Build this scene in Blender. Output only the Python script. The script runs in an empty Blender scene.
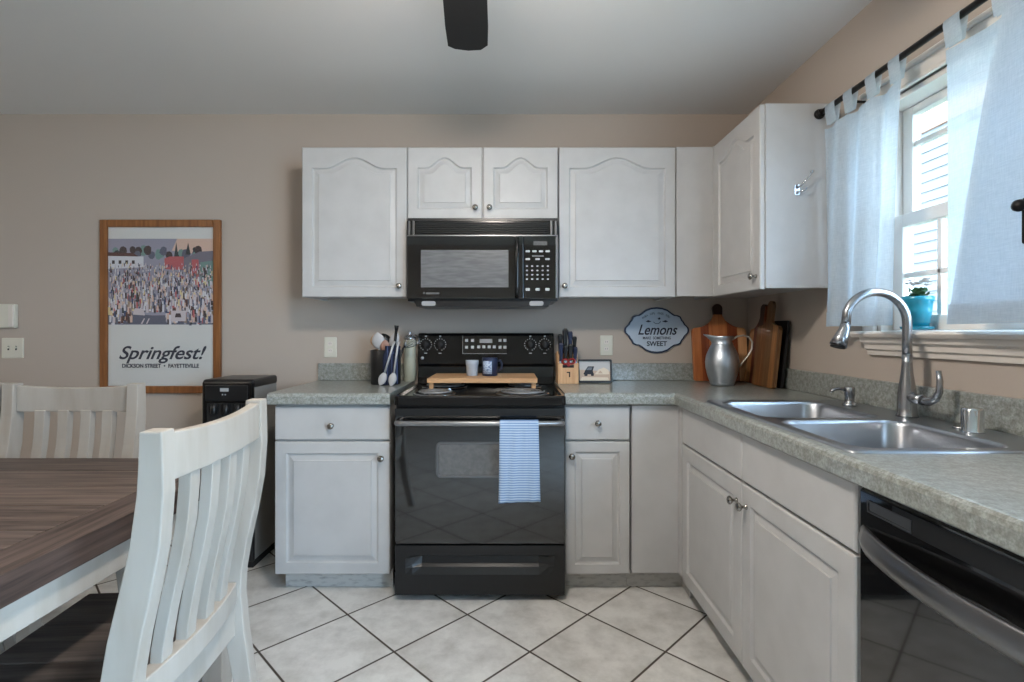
import bpy, bmesh, math, random
from mathutils import Vector, Matrix
random.seed(7)
PI = math.pi
S = bpy.context.scene
COL = S.collection

# ------------------------------------------------------------------ camera, world, light, exposure
cam_d = bpy.data.cameras.new('camera')
cam = bpy.data.objects.new('camera', cam_d); COL.objects.link(cam)
cam.location = (0, -2.95, 1.19); cam.rotation_euler = (PI/2, 0, 0)
cam_d.sensor_width = 36.0; cam_d.lens = 36.0*514/1024
cam_d.shift_x = 3/1024; cam_d.shift_y = -9/1024
cam_d.clip_start = 0.05
S.camera = cam
S.view_settings.view_transform = 'Standard'
S.view_settings.look = 'None'
S.view_settings.gamma = 1.0
S.view_settings.use_curve_mapping = False
S.view_settings.exposure = 1.3

W = bpy.data.worlds.new('sky'); S.world = W; W.use_nodes = True
bg = W.node_tree.nodes['Background']
bg.inputs[0].default_value = (0.52, 0.75, 1.0, 1); bg.inputs[1].default_value = 6.6

def area(name, loc, rot, sx, sy, power, color, portal=False):
    l = bpy.data.lights.new(name, 'AREA'); l.shape = 'RECTANGLE'; l.size = sx; l.size_y = sy
    l.energy = power; l.color = color
    o = bpy.data.objects.new(name, l); COL.objects.link(o); o.location = loc; o.rotation_euler = rot
    if portal: l.cycles.is_portal = True
    return o
sun_l = bpy.data.lights.new('sun', 'SUN'); sun_l.energy = 0.8; sun_l.angle = 0.02; sun_l.color = (1, .95, .88)
sun = bpy.data.objects.new('sun', sun_l); COL.objects.link(sun)
sun.rotation_euler = Vector((0.75, 0.25, -0.75)).to_track_quat('-Z', 'Y').to_euler()
area('window_portal', (1.50, -1.62, 1.62), (0, PI/2, 0), 0.90, 1.05, 1, (1, 1, 1), True)
area('patio_portal', (1.50, -3.6, 1.03), (0, PI/2, 0), 2.06, 1.9, 1, (1, 1, 1), True)

# ------------------------------------------------------------------ helpers
def lin(c):
    return tuple(((v/255)/12.92 if v/255 <= 0.04045 else (((v/255)+0.055)/1.055)**2.4) for v in c)

def mat(name, rgb, rough=0.5, metal=0.0, spec=0.5, noise=None, bump=None, coat=0.0, emit=None, trans=0.0, ior=1.45):
    m = bpy.data.materials.new(name); m.use_nodes = True
    nt = m.node_tree; b = nt.nodes['Principled BSDF']
    c = lin(rgb)
    b.inputs['Base Color'].default_value = (*c, 1)
    b.inputs['Roughness'].default_value = rough
    b.inputs['Metallic'].default_value = metal
    b.inputs['Specular IOR Level'].default_value = spec
    b.inputs['Coat Weight'].default_value = coat
    b.inputs['Transmission Weight'].default_value = trans
    b.inputs['IOR'].default_value = ior
    if emit:
        b.inputs['Emission Color'].default_value = (*lin(emit[0]), 1); b.inputs['Emission Strength'].default_value = emit[1]
    if noise or bump:
        tc = nt.nodes.new('ShaderNodeTexCoord')
    if noise:      # (scale xyz, rgb2, lo, hi, detail)
        sc, rgb2, lo, hi, det = noise
        mp = nt.nodes.new('ShaderNodeMapping'); nz = nt.nodes.new('ShaderNodeTexNoise'); cr = nt.nodes.new('ShaderNodeValToRGB')
        mp.inputs['Scale'].default_value = sc if isinstance(sc, tuple) else (sc, sc, sc)
        nz.inputs['Scale'].default_value = 1; nz.inputs['Detail'].default_value = det
        nt.links.new(tc.outputs['Object'], mp.inputs[0]); nt.links.new(mp.outputs[0], nz.inputs['Vector'])
        nt.links.new(nz.outputs['Fac'], cr.inputs[0]); nt.links.new(cr.outputs[0], b.inputs['Base Color'])
        cr.color_ramp.elements[0].position = lo; cr.color_ramp.elements[0].color = (*c, 1)
        cr.color_ramp.elements[1].position = hi; cr.color_ramp.elements[1].color = (*lin(rgb2), 1)
    if bump:       # (scale, strength, distance)
        sc, st, di = bump
        mp = nt.nodes.new('ShaderNodeMapping'); nz = nt.nodes.new('ShaderNodeTexNoise'); bp = nt.nodes.new('ShaderNodeBump')
        mp.inputs['Scale'].default_value = sc if isinstance(sc, tuple) else (sc, sc, sc)
        nz.inputs['Scale'].default_value = 1; nz.inputs['Detail'].default_value = 3
        bp.inputs['Strength'].default_value = st; bp.inputs['Distance'].default_value = di
        nt.links.new(tc.outputs['Object'], mp.inputs[0]); nt.links.new(mp.outputs[0], nz.inputs['Vector'])
        nt.links.new(nz.outputs['Fac'], bp.inputs['Height']); nt.links.new(bp.outputs[0], b.inputs['Normal'])
    return m

def wood(name, a, b2, grain=(3, 60, 60), rough=0.45, island=0.5, coat=0.0):
    """grain stretched along one axis, each separate board of the mesh in its own tone"""
    m = mat(name, a, rough, coat=coat)
    nt = m.node_tree; b = nt.nodes['Principled BSDF']; N = nt.nodes.new; L = nt.links.new
    tc = N('ShaderNodeTexCoord'); mp = N('ShaderNodeMapping'); nz = N('ShaderNodeTexNoise'); cr = N('ShaderNodeValToRGB')
    geo = N('ShaderNodeNewGeometry'); ad = N('ShaderNodeVectorMath'); ad.operation = 'SCALE'
    av = N('ShaderNodeVectorMath'); av.operation = 'ADD'
    ad.inputs[0].default_value = (13, 7, 5)
    L(geo.outputs['Random Per Island'], ad.inputs['Scale'])
    L(tc.outputs['Object'], mp.inputs[0]); mp.inputs['Scale'].default_value = grain
    L(mp.outputs[0], av.inputs[0]); L(ad.outputs[0], av.inputs[1]); L(av.outputs[0], nz.inputs['Vector'])
    nz.inputs['Scale'].default_value = 1; nz.inputs['Detail'].default_value = 6; nz.inputs['Roughness'].default_value = 0.65
    mx = N('ShaderNodeMath'); mx.operation = 'MULTIPLY_ADD'
    L(geo.outputs['Random Per Island'], mx.inputs[0]); mx.inputs[1].default_value = island; 
    sb = N('ShaderNodeMath'); sb.operation = 'SUBTRACT'; L(nz.outputs['Fac'], sb.inputs[0]); sb.inputs[1].default_value = island*0.5
    L(sb.outputs[0], mx.inputs[2]); L(mx.outputs[0], cr.inputs[0]); L(cr.outputs[0], b.inputs['Base Color'])
    cr.color_ramp.elements[0].position = 0.3; cr.color_ramp.elements[0].color = (*lin(a), 1)
    cr.color_ramp.elements[1].position = 0.72; cr.color_ramp.elements[1].color = (*lin(b2), 1)
    bp = N('ShaderNodeBump'); bp.inputs['Strength'].default_value = 0.25; bp.inputs['Distance'].default_value = 0.002
    L(nz.outputs['Fac'], bp.inputs['Height']); L(bp.outputs[0], b.inputs['Normal'])
    return m

class MB:
    def __init__(s): s.v = []; s.f = []; s.mi = []; s.cur = 0; s.sm = []
    def add(s, vs, fs, smooth=False):
        o = len(s.v); s.v += [tuple(p) for p in vs]
        for f in fs: s.f.append(tuple(i+o for i in f)); s.mi.append(s.cur); s.sm.append(smooth)
        return s
    def box(s, x0, x1, y0, y1, z0, z1):
        if x0 > x1: x0, x1 = x1, x0
        if y0 > y1: y0, y1 = y1, y0
        if z0 > z1: z0, z1 = z1, z0
        v = [(x0,y0,z0),(x1,y0,z0),(x1,y1,z0),(x0,y1,z0),(x0,y0,z1),(x1,y0,z1),(x1,y1,z1),(x0,y1,z1)]
        return s.add(v, [(0,3,2,1),(4,5,6,7),(0,1,5,4),(1,2,6,5),(2,3,7,6),(3,0,4,7)])
    def rings(s, rs, cap0=True, cap1=True, closed=True, smooth=True, loop=False):
        n = len(rs[0]); vs = [p for r in rs for p in r]; fs = []
        R = len(rs)
        for i in range(R if loop else R-1):
            a = i*n; b = ((i+1) % R)*n
            for j in range(n if closed else n-1):
                k = (j+1) % n; fs.append((a+j, a+k, b+k, b+j))
        s.add(vs, fs, smooth)
        if not loop:
            o = len(s.v)-len(vs)
            if cap0: s.f.append(tuple(o+j for j in range(n-1,-1,-1))); s.mi.append(s.cur); s.sm.append(False)
            if cap1: s.f.append(tuple(o+(R-1)*n+j for j in range(n))); s.mi.append(s.cur); s.sm.append(False)
        return s
    def lathe(s, prof, c=(0,0,0), axis='z', n=24, smooth=True):
        """prof: (radius, height) pairs"""
        rs = []
        for r, h in prof:
            ring = []
            for j in range(n):
                a = 2*PI*j/n; u, w = r*math.cos(a), r*math.sin(a)
                p = (u, w, h) if axis == 'z' else ((u, h, -w) if axis == 'y' else (h, u, w))
                ring.append((c[0]+p[0], c[1]+p[1], c[2]+p[2]))
            rs.append(ring)
        return s.rings(rs, smooth=smooth)
    def tube(s, pts, r, n=10, loop=False, flat=1.0, up=None):
        pts = [Vector(p) for p in pts]; N = len(pts)
        rr = r if isinstance(r, (list, tuple)) else [r]*N
        T = []
        for i in range(N):
            if loop: t = pts[(i+1) % N]-pts[i-1]
            else: t = pts[min(i+1, N-1)]-pts[max(i-1, 0)]
            T.append(t.normalized())
        up0 = up; up = Vector((0,0,1)) if abs(T[0].z) < 0.9 else Vector((0,1,0))
        if up0: up = Vector(up0)
        nrm = (up-T[0]*up.dot(T[0])).normalized(); rs = []
        for i in range(N):
            nrm = (nrm-T[i]*nrm.dot(T[i])).normalized(); b = T[i].cross(nrm)
            rs.append([pts[i]+nrm*rr[i]*math.cos(2*PI*j/n)+b*rr[i]*flat*math.sin(2*PI*j/n) for j in range(n)])
        return s.rings(rs, loop=loop)
    def prism(s, poly, lo, hi, plane='xz', smooth=False):
        """poly in the plane, extruded between lo and hi along the third axis"""
        def P(a, b, h):
            return (a, h, b) if plane == 'xz' else ((a, b, h) if plane == 'xy' else (h, a, b))
        return s.rings([[P(a, b, lo) for a, b in poly], [P(a, b, hi) for a, b in poly]], smooth=smooth)
    def grid(s, f, nu, nv, smooth=True):
        vs = [f(i/nu, j/nv) for j in range(nv+1) for i in range(nu+1)]
        fs = [(j*(nu+1)+i, j*(nu+1)+i+1, (j+1)*(nu+1)+i+1, (j+1)*(nu+1)+i) for j in range(nv) for i in range(nu)]
        return s.add(vs, fs, smooth)
    def build(s, name, m, parent=None, bevel=0, seg=2, solid=0, sub=0, label=None):
        me = bpy.data.meshes.new(name); me.from_pydata(s.v, [], s.f)
        ms = m if isinstance(m, (list, tuple)) else [m]
        for x in ms: me.materials.append(x)
        me.polygons.foreach_set('material_index', s.mi); me.polygons.foreach_set('use_smooth', s.sm)
        bm = bmesh.new(); bm.from_mesh(me); bmesh.ops.recalc_face_normals(bm, faces=bm.faces); bm.to_mesh(me); bm.free()
        o = bpy.data.objects.new(name, me); COL.objects.link(o)
        if parent: o.parent = parent
        if solid:
            q = o.modifiers.new('thick', 'SOLIDIFY'); q.thickness = solid; q.offset = 0
        if bevel:
            q = o.modifiers.new('bevel', 'BEVEL'); q.width = bevel; q.segments = seg; q.limit_method = 'ANGLE'; q.angle_limit = 0.7
            q.harden_normals = False
        if sub:
            q = o.modifiers.new('sub', 'SUBSURF'); q.levels = sub; q.render_levels = sub
        if label: o['label'] = label
        return o

def thing(name, label, cat, loc=(0,0,0), rz=0, group=None):
    o = bpy.data.objects.new(name, None); COL.objects.link(o); o.empty_display_size = 0.05
    o.location = loc; o.rotation_euler = (0,0,rz)
    return tag(o, label, cat, group)
def tag(o, label, cat, group=None):
    o['label'] = label; o['category'] = cat
    if group: o['group'] = group
    return o
def struct(o):
    o['kind'] = 'structure'; return o
def copy_tree(o, parent=None):
    c = o.copy(); COL.objects.link(c); c.parent = parent
    for ch in list(o.children): copy_tree(ch, c)
    return c
def rrect(cx, cy, hx, hy, r, n=5):
    out = []
    for sx, sy, a0 in ((1,1,0),(-1,1,PI/2),(-1,-1,PI),(1,-1,3*PI/2)):
        for k in range(n+1):
            a = a0+PI/2*k/n
            out.append((cx+sx*(hx-r)+r*math.cos(a), cy+sy*(hy-r)+r*math.sin(a)))
    return out
def arc(cx, cy, r, a0, a1, n):
    return [(cx+r*math.cos(a0+(a1-a0)*k/n), cy+r*math.sin(a0+(a1-a0)*k/n)) for k in range(n+1)]
def text_mesh(name, body, size, m, parent, loc, rot=(PI/2,0,0), shear=0.0, width=None, bold=0.0, spacing=1.0):
    cu = bpy.data.curves.new(name, 'FONT'); cu.body = body; cu.size = size; cu.align_x = 'CENTER'; cu.align_y = 'CENTER'
    cu.shear = shear; cu.offset = bold; cu.extrude = 0.0004; cu.space_character = spacing
    t = bpy.data.objects.new(name+'_curve', cu); COL.objects.link(t)
    bpy.context.view_layer.update()
    me = bpy.data.meshes.new_from_object(t.evaluated_get(bpy.context.evaluated_depsgraph_get()))
    bpy.data.objects.remove(t); bpy.data.curves.remove(cu)
    o = bpy.data.objects.new(name, me); COL.objects.link(o); me.materials.clear(); me.materials.append(m)
    o.parent = parent; o.location = loc; o.rotation_euler = rot
    if width:
        xs = [v.co.x for v in me.vertices]; k = width/(max(xs)-min(xs))
        for v in me.vertices: v.co.x *= k
    return o

# ------------------------------------------------------------------ materials
M = {}
M['wall'] = mat('wall_paint', (181,169,158), 0.75, spec=0.3, bump=(120, 0.12, 0.002))
M['ceiling'] = mat('ceiling_paint', (226,225,224), 0.85, spec=0.2, bump=(140, 0.1, 0.002))
M['white'] = mat('cabinet_white', (187,186,185), 0.42, noise=(9, (180,179,178), 0.35, 0.7, 4))
M['trim'] = mat('trim_white', (222,214,205), 0.45)
M['toe'] = mat('toe_kick_worn', (190,188,184), 0.7, noise=((20,20,60), (120,118,115), 0.5, 0.85, 5))
M['inside'] = mat('shadow_gap', (60,60,60), 0.8)
M['black'] = mat('black_enamel', (12,12,13), 0.16, spec=0.6)
M['blackmid'] = mat('black_satin', (26,26,27), 0.32)
M['blackmatte'] = mat('black_matte', (20,20,21), 0.6)
M['bgloss'] = mat('black_glass', (13,13,14), 0.07, spec=0.9, coat=0.6)
M['oven_glass'] = mat('oven_window_glass', (104,104,104), 0.2, noise=(60, (90,90,90), 0.3, 0.7, 3))
M['coil'] = mat('burner_coil', (150,150,150), 0.4, metal=0.6)
M['ovenhandle'] = mat('oven_handle_grey', (150,150,152), 0.32, metal=0.8)
M['mw_glass'] = mat('microwave_screen', (112,112,113), 0.25, noise=((14,2,90), (98,98,100), 0.35, 0.65, 2))
M['greybtn'] = mat('button_grey', (150,150,150), 0.5)
M['print'] = mat('printed_marks', (170,170,170), 0.6)
M['steel'] = mat('brushed_steel', (168,170,174), 0.27, metal=1.0, bump=((4,300,4), 0.05, 0.001))
M['sink'] = mat('sink_steel', (176,180,186), 0.3, metal=1.0, bump=((200,6,6), 0.08, 0.001))
M['nickel'] = mat('nickel_knob', (150,146,140), 0.22, metal=1.0)
M['chrome'] = mat('chrome', (210,212,215), 0.08, metal=1.0)
M['pewter'] = mat('galvanised_metal', (186,194,204), 0.38, metal=1.0, noise=((30,30,4), (206,212,220), 0.4, 0.65, 3))
M['dkmetal'] = mat('dark_iron', (30,28,28), 0.45, metal=0.6)
M['dwhandle'] = mat('black_stainless', (120,120,122), 0.3, metal=0.9)
M['silver'] = mat('silver_painted', (138,137,134), 0.4)
M['almond'] = mat('plate_almond', (214,210,196), 0.45)
M['walnut'] = mat('poster_frame_wood', (146,94,52), 0.4, noise=((50,50,4), (118,72,36), 0.35, 0.65, 4))
M['paper'] = mat('paper_white', (205,205,202), 0.7)
M['ink'] = mat('ink_dark', (38,42,58), 0.7)
M['chairwhite'] = mat('chair_paint', (178,171,162), 0.5, noise=((16,16,3), (158,146,132), 0.45, 0.9, 6), bump=((40,40,6), 0.15, 0.001))
M['darkseat'] = wood('dark_seat_wood', (52,45,42), (104,94,88), (60, 3, 60), 0.55, 0.3)
M['tablex'] = wood('table_wood', (38,29,26), (124,107,98), (3, 60, 60), 0.5, 0.2)
M['tabley'] = wood('table_wood_end', (38,29,26), (120,102,94), (60, 3, 60), 0.5, 0.1)
M['tabley2'] = wood('table_wood_edge', (34,26,24), (92,74,66), (46, 2.5, 60), 0.5, 0.1)
M['acacia'] = wood('acacia_board', (118,52,22), (206,140,84), (60, 60, 4), 0.4, 0.85, 0.2)
M['acacia2'] = wood('acacia_board_mixed', (74,34,20), (176,122,66), (60, 60, 4), 0.4, 0.9, 0.2)
M['teak'] = wood('teak_board', (104,66,36), (160,112,66), (60, 60, 4), 0.42, 0.6, 0.2)
M['strip_red'] = wood('strip_red', (96,42,20), (140,72,38), (60,60,4), .4, .1, .2)
M['strip_red2'] = wood('strip_red2', (70,30,20), (112,54,34), (60,60,4), .4, .1, .2)
M['strip_orange'] = wood('strip_orange', (150,84,44), (192,122,70), (60,60,4), .4, .1, .2)
M['strip_pale'] = wood('strip_pale', (186,132,88), (218,168,120), (60,60,4), .4, .1, .2)
M['strip_brown'] = wood('strip_brown', (78,52,30), (120,86,52), (60,60,4), .4, .1, .2)
M['dkwood'] = wood('dark_board_wood', (34,20,16), (62,38,28), (60, 60, 4), 0.45, 0.2)
M['riser'] = wood('bamboo_riser', (176,132,92), (206,166,122), (4, 60, 60), 0.5, 0.2)
M['block'] = wood('knife_block_wood', (196,150,108), (220,182,140), (60, 60, 5), 0.5, 0.1)
M['navy'] = mat('navy', (28,38,66), 0.4)
M['teal'] = mat('teal_glaze', (26,128,148), 0.25, coat=0.4)
M['leaf'] = mat('leaf_green', (52,84,50), 0.55)
M['petal'] = mat('petal_white', (206,190,188), 0.6)
M['soil'] = mat('soil', (52,38,30), 0.9)
M['red'] = mat('red_plastic', (150,34,30), 0.4)
M['greyspoon'] = mat('spoon_pale', (178,176,176), 0.45)
M['greenglass'] = mat('pale_green_canister', (176,174,154), 0.3)
M['tan'] = mat('tan_wood', (186,150,112), 0.55)

def m_counter():
    m = mat('laminate_speckled', (120,120,112), 0.3, spec=0.7, coat=0.35); nt = m.node_tree; b = nt.nodes['Principled BSDF']; N = nt.nodes.new; L = nt.links.new
    tc = N('ShaderNodeTexCoord'); n1 = N('ShaderNodeTexNoise'); n1.inputs['Scale'].default_value = 60; n1.inputs['Detail'].default_value = 5
    n2 = N('ShaderNodeTexNoise'); n2.inputs['Scale'].default_value = 210; n2.inputs['Detail'].default_value = 2
    r1 = N('ShaderNodeValToRGB'); r1.color_ramp.elements[0].position = .35; r1.color_ramp.elements[0].color = (*lin((132,134,128)),1)
    r1.color_ramp.elements[1].position = .65; r1.color_ramp.elements[1].color = (*lin((162,166,164)),1)
    r2 = N('ShaderNodeValToRGB'); r2.color_ramp.elements[0].position = .3; r2.color_ramp.elements[0].color = (.66,.66,.64,1)
    r2.color_ramp.elements[1].position = .68; r2.color_ramp.elements[1].color = (1.12,1.12,1.1,1)
    mx = N('ShaderNodeMix'); mx.data_type = 'RGBA'; mx.blend_type = 'MULTIPLY'; mx.inputs[0].default_value = 1
    L(tc.outputs['Object'], n1.inputs['Vector']); L(tc.outputs['Object'], n2.inputs['Vector'])
    L(n1.outputs['Fac'], r1.inputs[0]); L(n2.outputs['Fac'], r2.inputs[0])
    L(r1.outputs[0], mx.inputs[6]); L(r2.outputs[0], mx.inputs[7]); L(mx.outputs[2], b.inputs['Base Color'])
    return m
M['counter'] = m_counter()

def m_tile():
    m = mat('floor_tile', (190,184,174), 0.3, spec=0.5); nt = m.node_tree; b = nt.nodes['Principled BSDF']; N = nt.nodes.new; L = nt.links.new
    tc = N('ShaderNodeTexCoord'); mp = N('ShaderNodeMapping'); mp.vector_type = 'POINT'
    P = 0.357; a = -PI/4
    ox, oy = -0.175, -0.785
    # rotate about origin after translating
    tr = N('ShaderNodeVectorMath'); tr.operation = 'SUBTRACT'; tr.inputs[1].default_value = (ox, oy, 0)
    L(tc.outputs['Object'], tr.inputs[0]); L(tr.outputs[0], mp.inputs[0]); mp.inputs['Rotation'].default_value = (0,0,a)
    mp.inputs['Scale'].default_value = (1/P,1/P,1/P)
    sx = N('ShaderNodeSeparateXYZ'); L(mp.outputs[0], sx.inputs[0])
    def edge(o):
        fr = N('ShaderNodeMath'); fr.operation = 'PINGPONG'; fr.inputs[1].default_value = 0.5; L(o, fr.inputs[0]); return fr.outputs[0]
    mn = N('ShaderNodeMath'); mn.operation = 'MINIMUM'; L(edge(sx.outputs[0]), mn.inputs[0]); L(edge(sx.outputs[1]), mn.inputs[1])
    gr = N('ShaderNodeMapRange'); gr.inputs[1].default_value = 0.008; gr.inputs[2].default_value = 0.015; L(mn.outputs[0], gr.inputs[0])
    fl = N('ShaderNodeVectorMath'); fl.operation = 'FLOOR'; L(mp.outputs[0], fl.inputs[0])
    wn = N('ShaderNodeTexWhiteNoise'); wn.noise_dimensions = '2D'; L(fl.outputs[0], wn.inputs['Vector'])
    n1 = N('ShaderNodeTexNoise'); n1.inputs['Scale'].default_value = 9; n1.inputs['Detail'].default_value = 8; n1.inputs['Roughness'].default_value = .65
    sc = N('ShaderNodeVectorMath'); sc.operation = 'SCALE'; sc.inputs['Scale'].default_value = 9; L(wn.outputs['Color'], sc.inputs[0])
    adv = N('ShaderNodeVectorMath'); L(tc.outputs['Object'], adv.inputs[0]); L(sc.outputs[0], adv.inputs[1]); L(adv.outputs[0], n1.inputs['Vector'])
    r1 = N('ShaderNodeValToRGB'); r1.color_ramp.elements[0].position = .32; r1.color_ramp.elements[0].color = (*lin((190,187,182)),1)
    r1.color_ramp.elements[1].position = .62; r1.color_ramp.elements[1].color = (*lin((224,222,218)),1); L(n1.outputs['Fac'], r1.inputs[0])
    vm = N('ShaderNodeMapRange'); vm.inputs[3].default_value = .93; vm.inputs[4].default_value = 1.03; L(wn.outputs['Value'], vm.inputs[0])
    mx = N('ShaderNodeVectorMath'); mx.operation = 'SCALE'; L(r1.outputs[0], mx.inputs[0]); L(vm.outputs[0], mx.inputs['Scale'])
    m2 = N('ShaderNodeMix'); m2.data_type = 'RGBA'; m2.inputs[6].default_value = (*lin((74,66,58)),1); L(gr.outputs[0], m2.inputs[0]); L(mx.outputs[0], m2.inputs[7])
    L(m2.outputs[2], b.inputs['Base Color'])
    rr = N('ShaderNodeMapRange'); rr.inputs[3].default_value = .8; rr.inputs[4].default_value = .34; L(gr.outputs[0], rr.inputs[0]); L(rr.outputs[0], b.inputs['Roughness'])
    bp = N('ShaderNodeBump'); bp.inputs['Strength'].default_value = .5; bp.inputs['Distance'].default_value = .003; L(gr.outputs[0], bp.inputs['Height']); L(bp.outputs[0], b.inputs['Normal'])
    return m
M['tile'] = m_tile()

def m_glass(name, tint=(1,1,1), gl=0.12):
    m = bpy.data.materials.new(name); m.use_nodes = True; nt = m.node_tree; nt.nodes.clear(); N = nt.nodes.new; L = nt.links.new
    out = N('ShaderNodeOutputMaterial'); t = N('ShaderNodeBsdfTransparent'); t.inputs[0].default_value = (*tint, 1)
    g = N('ShaderNodeBsdfGlossy'); g.inputs['Roughness'].default_value = .02; lf = N('ShaderNodeLayerWeight'); pw = N('ShaderNodeMath'); pw.operation = 'POWER'; pw.inputs[1].default_value = 4; lw = N('ShaderNodeMath'); lw.operation = 'MULTIPLY_ADD'; lw.inputs[1].default_value = .45; lw.inputs[2].default_value = .025; L(lf.outputs['Facing'], pw.inputs[0]); L(pw.outputs[0], lw.inputs[0])
    mx = N('ShaderNodeMixShader'); L(lw.outputs[0], mx.inputs[0]); L(t.outputs[0], mx.inputs[1]); L(g.outputs[0], mx.inputs[2]); L(mx.outputs[0], out.inputs[0])
    return m
M['pane'] = m_glass('window_glass'); M['clear'] = m_glass('clear_glass', (.86,.9,.88))

def m_curtain():
    m = bpy.data.materials.new('linen_curtain'); m.use_nodes = True; nt = m.node_tree; nt.nodes.clear(); N = nt.nodes.new; L = nt.links.new
    out = N('ShaderNodeOutputMaterial'); d = N('ShaderNodeBsdfDiffuse'); t = N('ShaderNodeBsdfTranslucent'); tr = N('ShaderNodeBsdfTransparent')
    tc = N('ShaderNodeTexCoord'); cols = []
    for s_ in ((900,900,60),(60,900,900)):
        mp = N('ShaderNodeMapping'); mp.inputs['Scale'].default_value = s_ if s_[2] == 60 else (60,60,900)
        nz = N('ShaderNodeTexNoise'); nz.inputs['Scale'].default_value = .6; nz.inputs['Detail'].default_value = 3
        L(tc.outputs['Object'], mp.inputs[0]); L(mp.outputs[0], nz.inputs['Vector']); cols.append(nz)
    ad = N('ShaderNodeMath'); ad.operation = 'ADD'; L(cols[0].outputs['Fac'], ad.inputs[0]); L(cols[1].outputs['Fac'], ad.inputs[1])
    cr = N('ShaderNodeValToRGB'); mr = N('ShaderNodeMath'); mr.operation = 'MULTIPLY'; mr.inputs[1].default_value = .5; L(ad.outputs[0], mr.inputs[0]); L(mr.outputs[0], cr.inputs[0])
    cr.color_ramp.elements[0].position = .35; cr.color_ramp.elements[0].color = (*lin((188,204,217)),1)
    cr.color_ramp.elements[1].position = .65; cr.color_ramp.elements[1].color = (*lin((210,224,234)),1)
    for x in (d, t): L(cr.outputs[0], x.inputs[0])
    m1 = N('ShaderNodeMixShader'); m1.inputs[0].default_value = .36; L(d.outputs[0], m1.inputs[1]); L(t.outputs[0], m1.inputs[2])
    m2 = N('ShaderNodeMixShader'); m2.inputs[0].default_value = .20; L(m1.outputs[0], m2.inputs[1]); L(tr.outputs[0], m2.inputs[2]); L(m2.outputs[0], out.inputs[0])
    return m
M['curtain'] = m_curtain()

def m_towel():
    m = mat('towel_stripes', (150,176,210), 0.9, spec=0.1); nt = m.node_tree; b = nt.nodes['Principled BSDF']; N = nt.nodes.new; L = nt.links.new
    tc = N('ShaderNodeTexCoord'); s_ = N('ShaderNodeSeparateXYZ'); L(tc.outputs['Object'], s_.inputs[0])
    def stripe(o, p, w):
        pp = N('ShaderNodeMath'); pp.operation = 'PINGPONG'; pp.inputs[1].default_value = p; L(o, pp.inputs[0])
        lt = N('ShaderNodeMath'); lt.operation = 'LESS_THAN'; lt.inputs[1].default_value = w; L(pp.outputs[0], lt.inputs[0]); return lt.outputs[0]
    a = stripe(s_.outputs[2], .0052, .0024); c = stripe(s_.outputs[0], .042, .0003)
    mx = N('ShaderNodeMath'); mx.operation = 'MAXIMUM'; L(a, mx.inputs[0]); L(c, mx.inputs[1])
    k = N('ShaderNodeMix'); k.data_type = 'RGBA'; k.inputs[6].default_value = (*lin((176,194,214)),1); k.inputs[7].default_value = (*lin((116,144,184)),1)
    L(mx.outputs[0], k.inputs[0]); L(k.outputs[2], b.inputs['Base Color'])
    return m
M['towel'] = m_towel()

def m_siding():
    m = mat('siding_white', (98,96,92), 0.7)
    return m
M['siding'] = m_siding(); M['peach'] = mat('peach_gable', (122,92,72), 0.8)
M['ground'] = mat('lawn', (84,92,70), 0.9, noise=(3, (90,110,70), .4, .6, 4))

# ------------------------------------------------------------------ room shell
XL, XR, YR, ZC = -4.2, 1.37, -5.2, 2.44
b = MB(); b.box(XL-.12, XR+.12, YR-.12, .12, -.1, 0); struct(b.build('floor', M['tile']))
b = MB(); b.box(XL-.12, XR+.12, YR-.12, .12, ZC, ZC+.1); struct(b.build('ceiling', M['ceiling']))
b = MB(); b.box(XL-.12, XR+.12, 0, .12, 0, ZC); struct(b.build('wall_back', M['wall']))
b = MB(); b.box(XL-.12, XL, YR, 0, 0, ZC); struct(b.build('wall_left', M['wall']))
WY0, WY1, WZ0, WZ1 = -2.12, -1.04, 1.175, 2.02           # window opening in the right wall
b = MB(); b.box(XR, XR+.12, WY1, 0, 0, ZC); b.box(XR, XR+.12, YR, -4.55, 0, ZC); b.box(XR, XR+.12, -2.65, WY0, 0, ZC); b.box(XR, XR+.12, -4.55, -2.65, 2.06, ZC); b.box(XR, XR+.12, WY0, WY1, 0, WZ0); b.box(XR, XR+.12, WY0, WY1, WZ1, ZC)
struct(b.build('wall_right', M['wall']))
b = MB(); b.box(XL, XR, YR-.12, YR, 0, ZC); struct(b.build('wall_rear', M['wall']))
b = MB(); b.box(XR-.015, XR+.13, -2.66, -2.57, 0, 2.14); struct(b.build('trim_1', M['trim'], bevel=.003))
b = MB(); b.box(XR-.015, XR+.13, -4.63, -4.54, 0, 2.14); struct(b.build('trim_2', M['trim'], bevel=.003))
b = MB(); b.box(XR-.015, XR+.13, -4.54, -2.66, 2.05, 2.14); struct(b.build('trim_3', M['trim'], bevel=.003))
# the second lamp of the room: a flush dome over the dining end, behind the camera
cl = thing('ceiling_light', 'flush frosted dome light on the ceiling behind the camera', 'ceiling light', (-3.0, -2.9, ZC))
cl_b = MB(); cl_b.lathe([(.21,-.03),(.215,-.015),(.21,0),(.001,0)], n=32); cl_b.build('rim', mat('dome_rim', (200,200,200), .3, metal=.8), cl)
cl_b = MB(); cl_b.lathe([(.001,-.12),(.08,-.112),(.15,-.085),(.19,-.045),(.198,-.03),(.19,-.028)], n=32); cl_b.build('dome', mat('dome_glass', (255,244,230), .4, emit=((255,240,222), 22)), cl)
b = MB(); b.box(XL, -1.10, -.014, 0, 0, .09); b.box(XL, -1.10, -.008, 0, .09, .10); struct(b.build('baseboard_back', M['trim'], bevel=.002))

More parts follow.
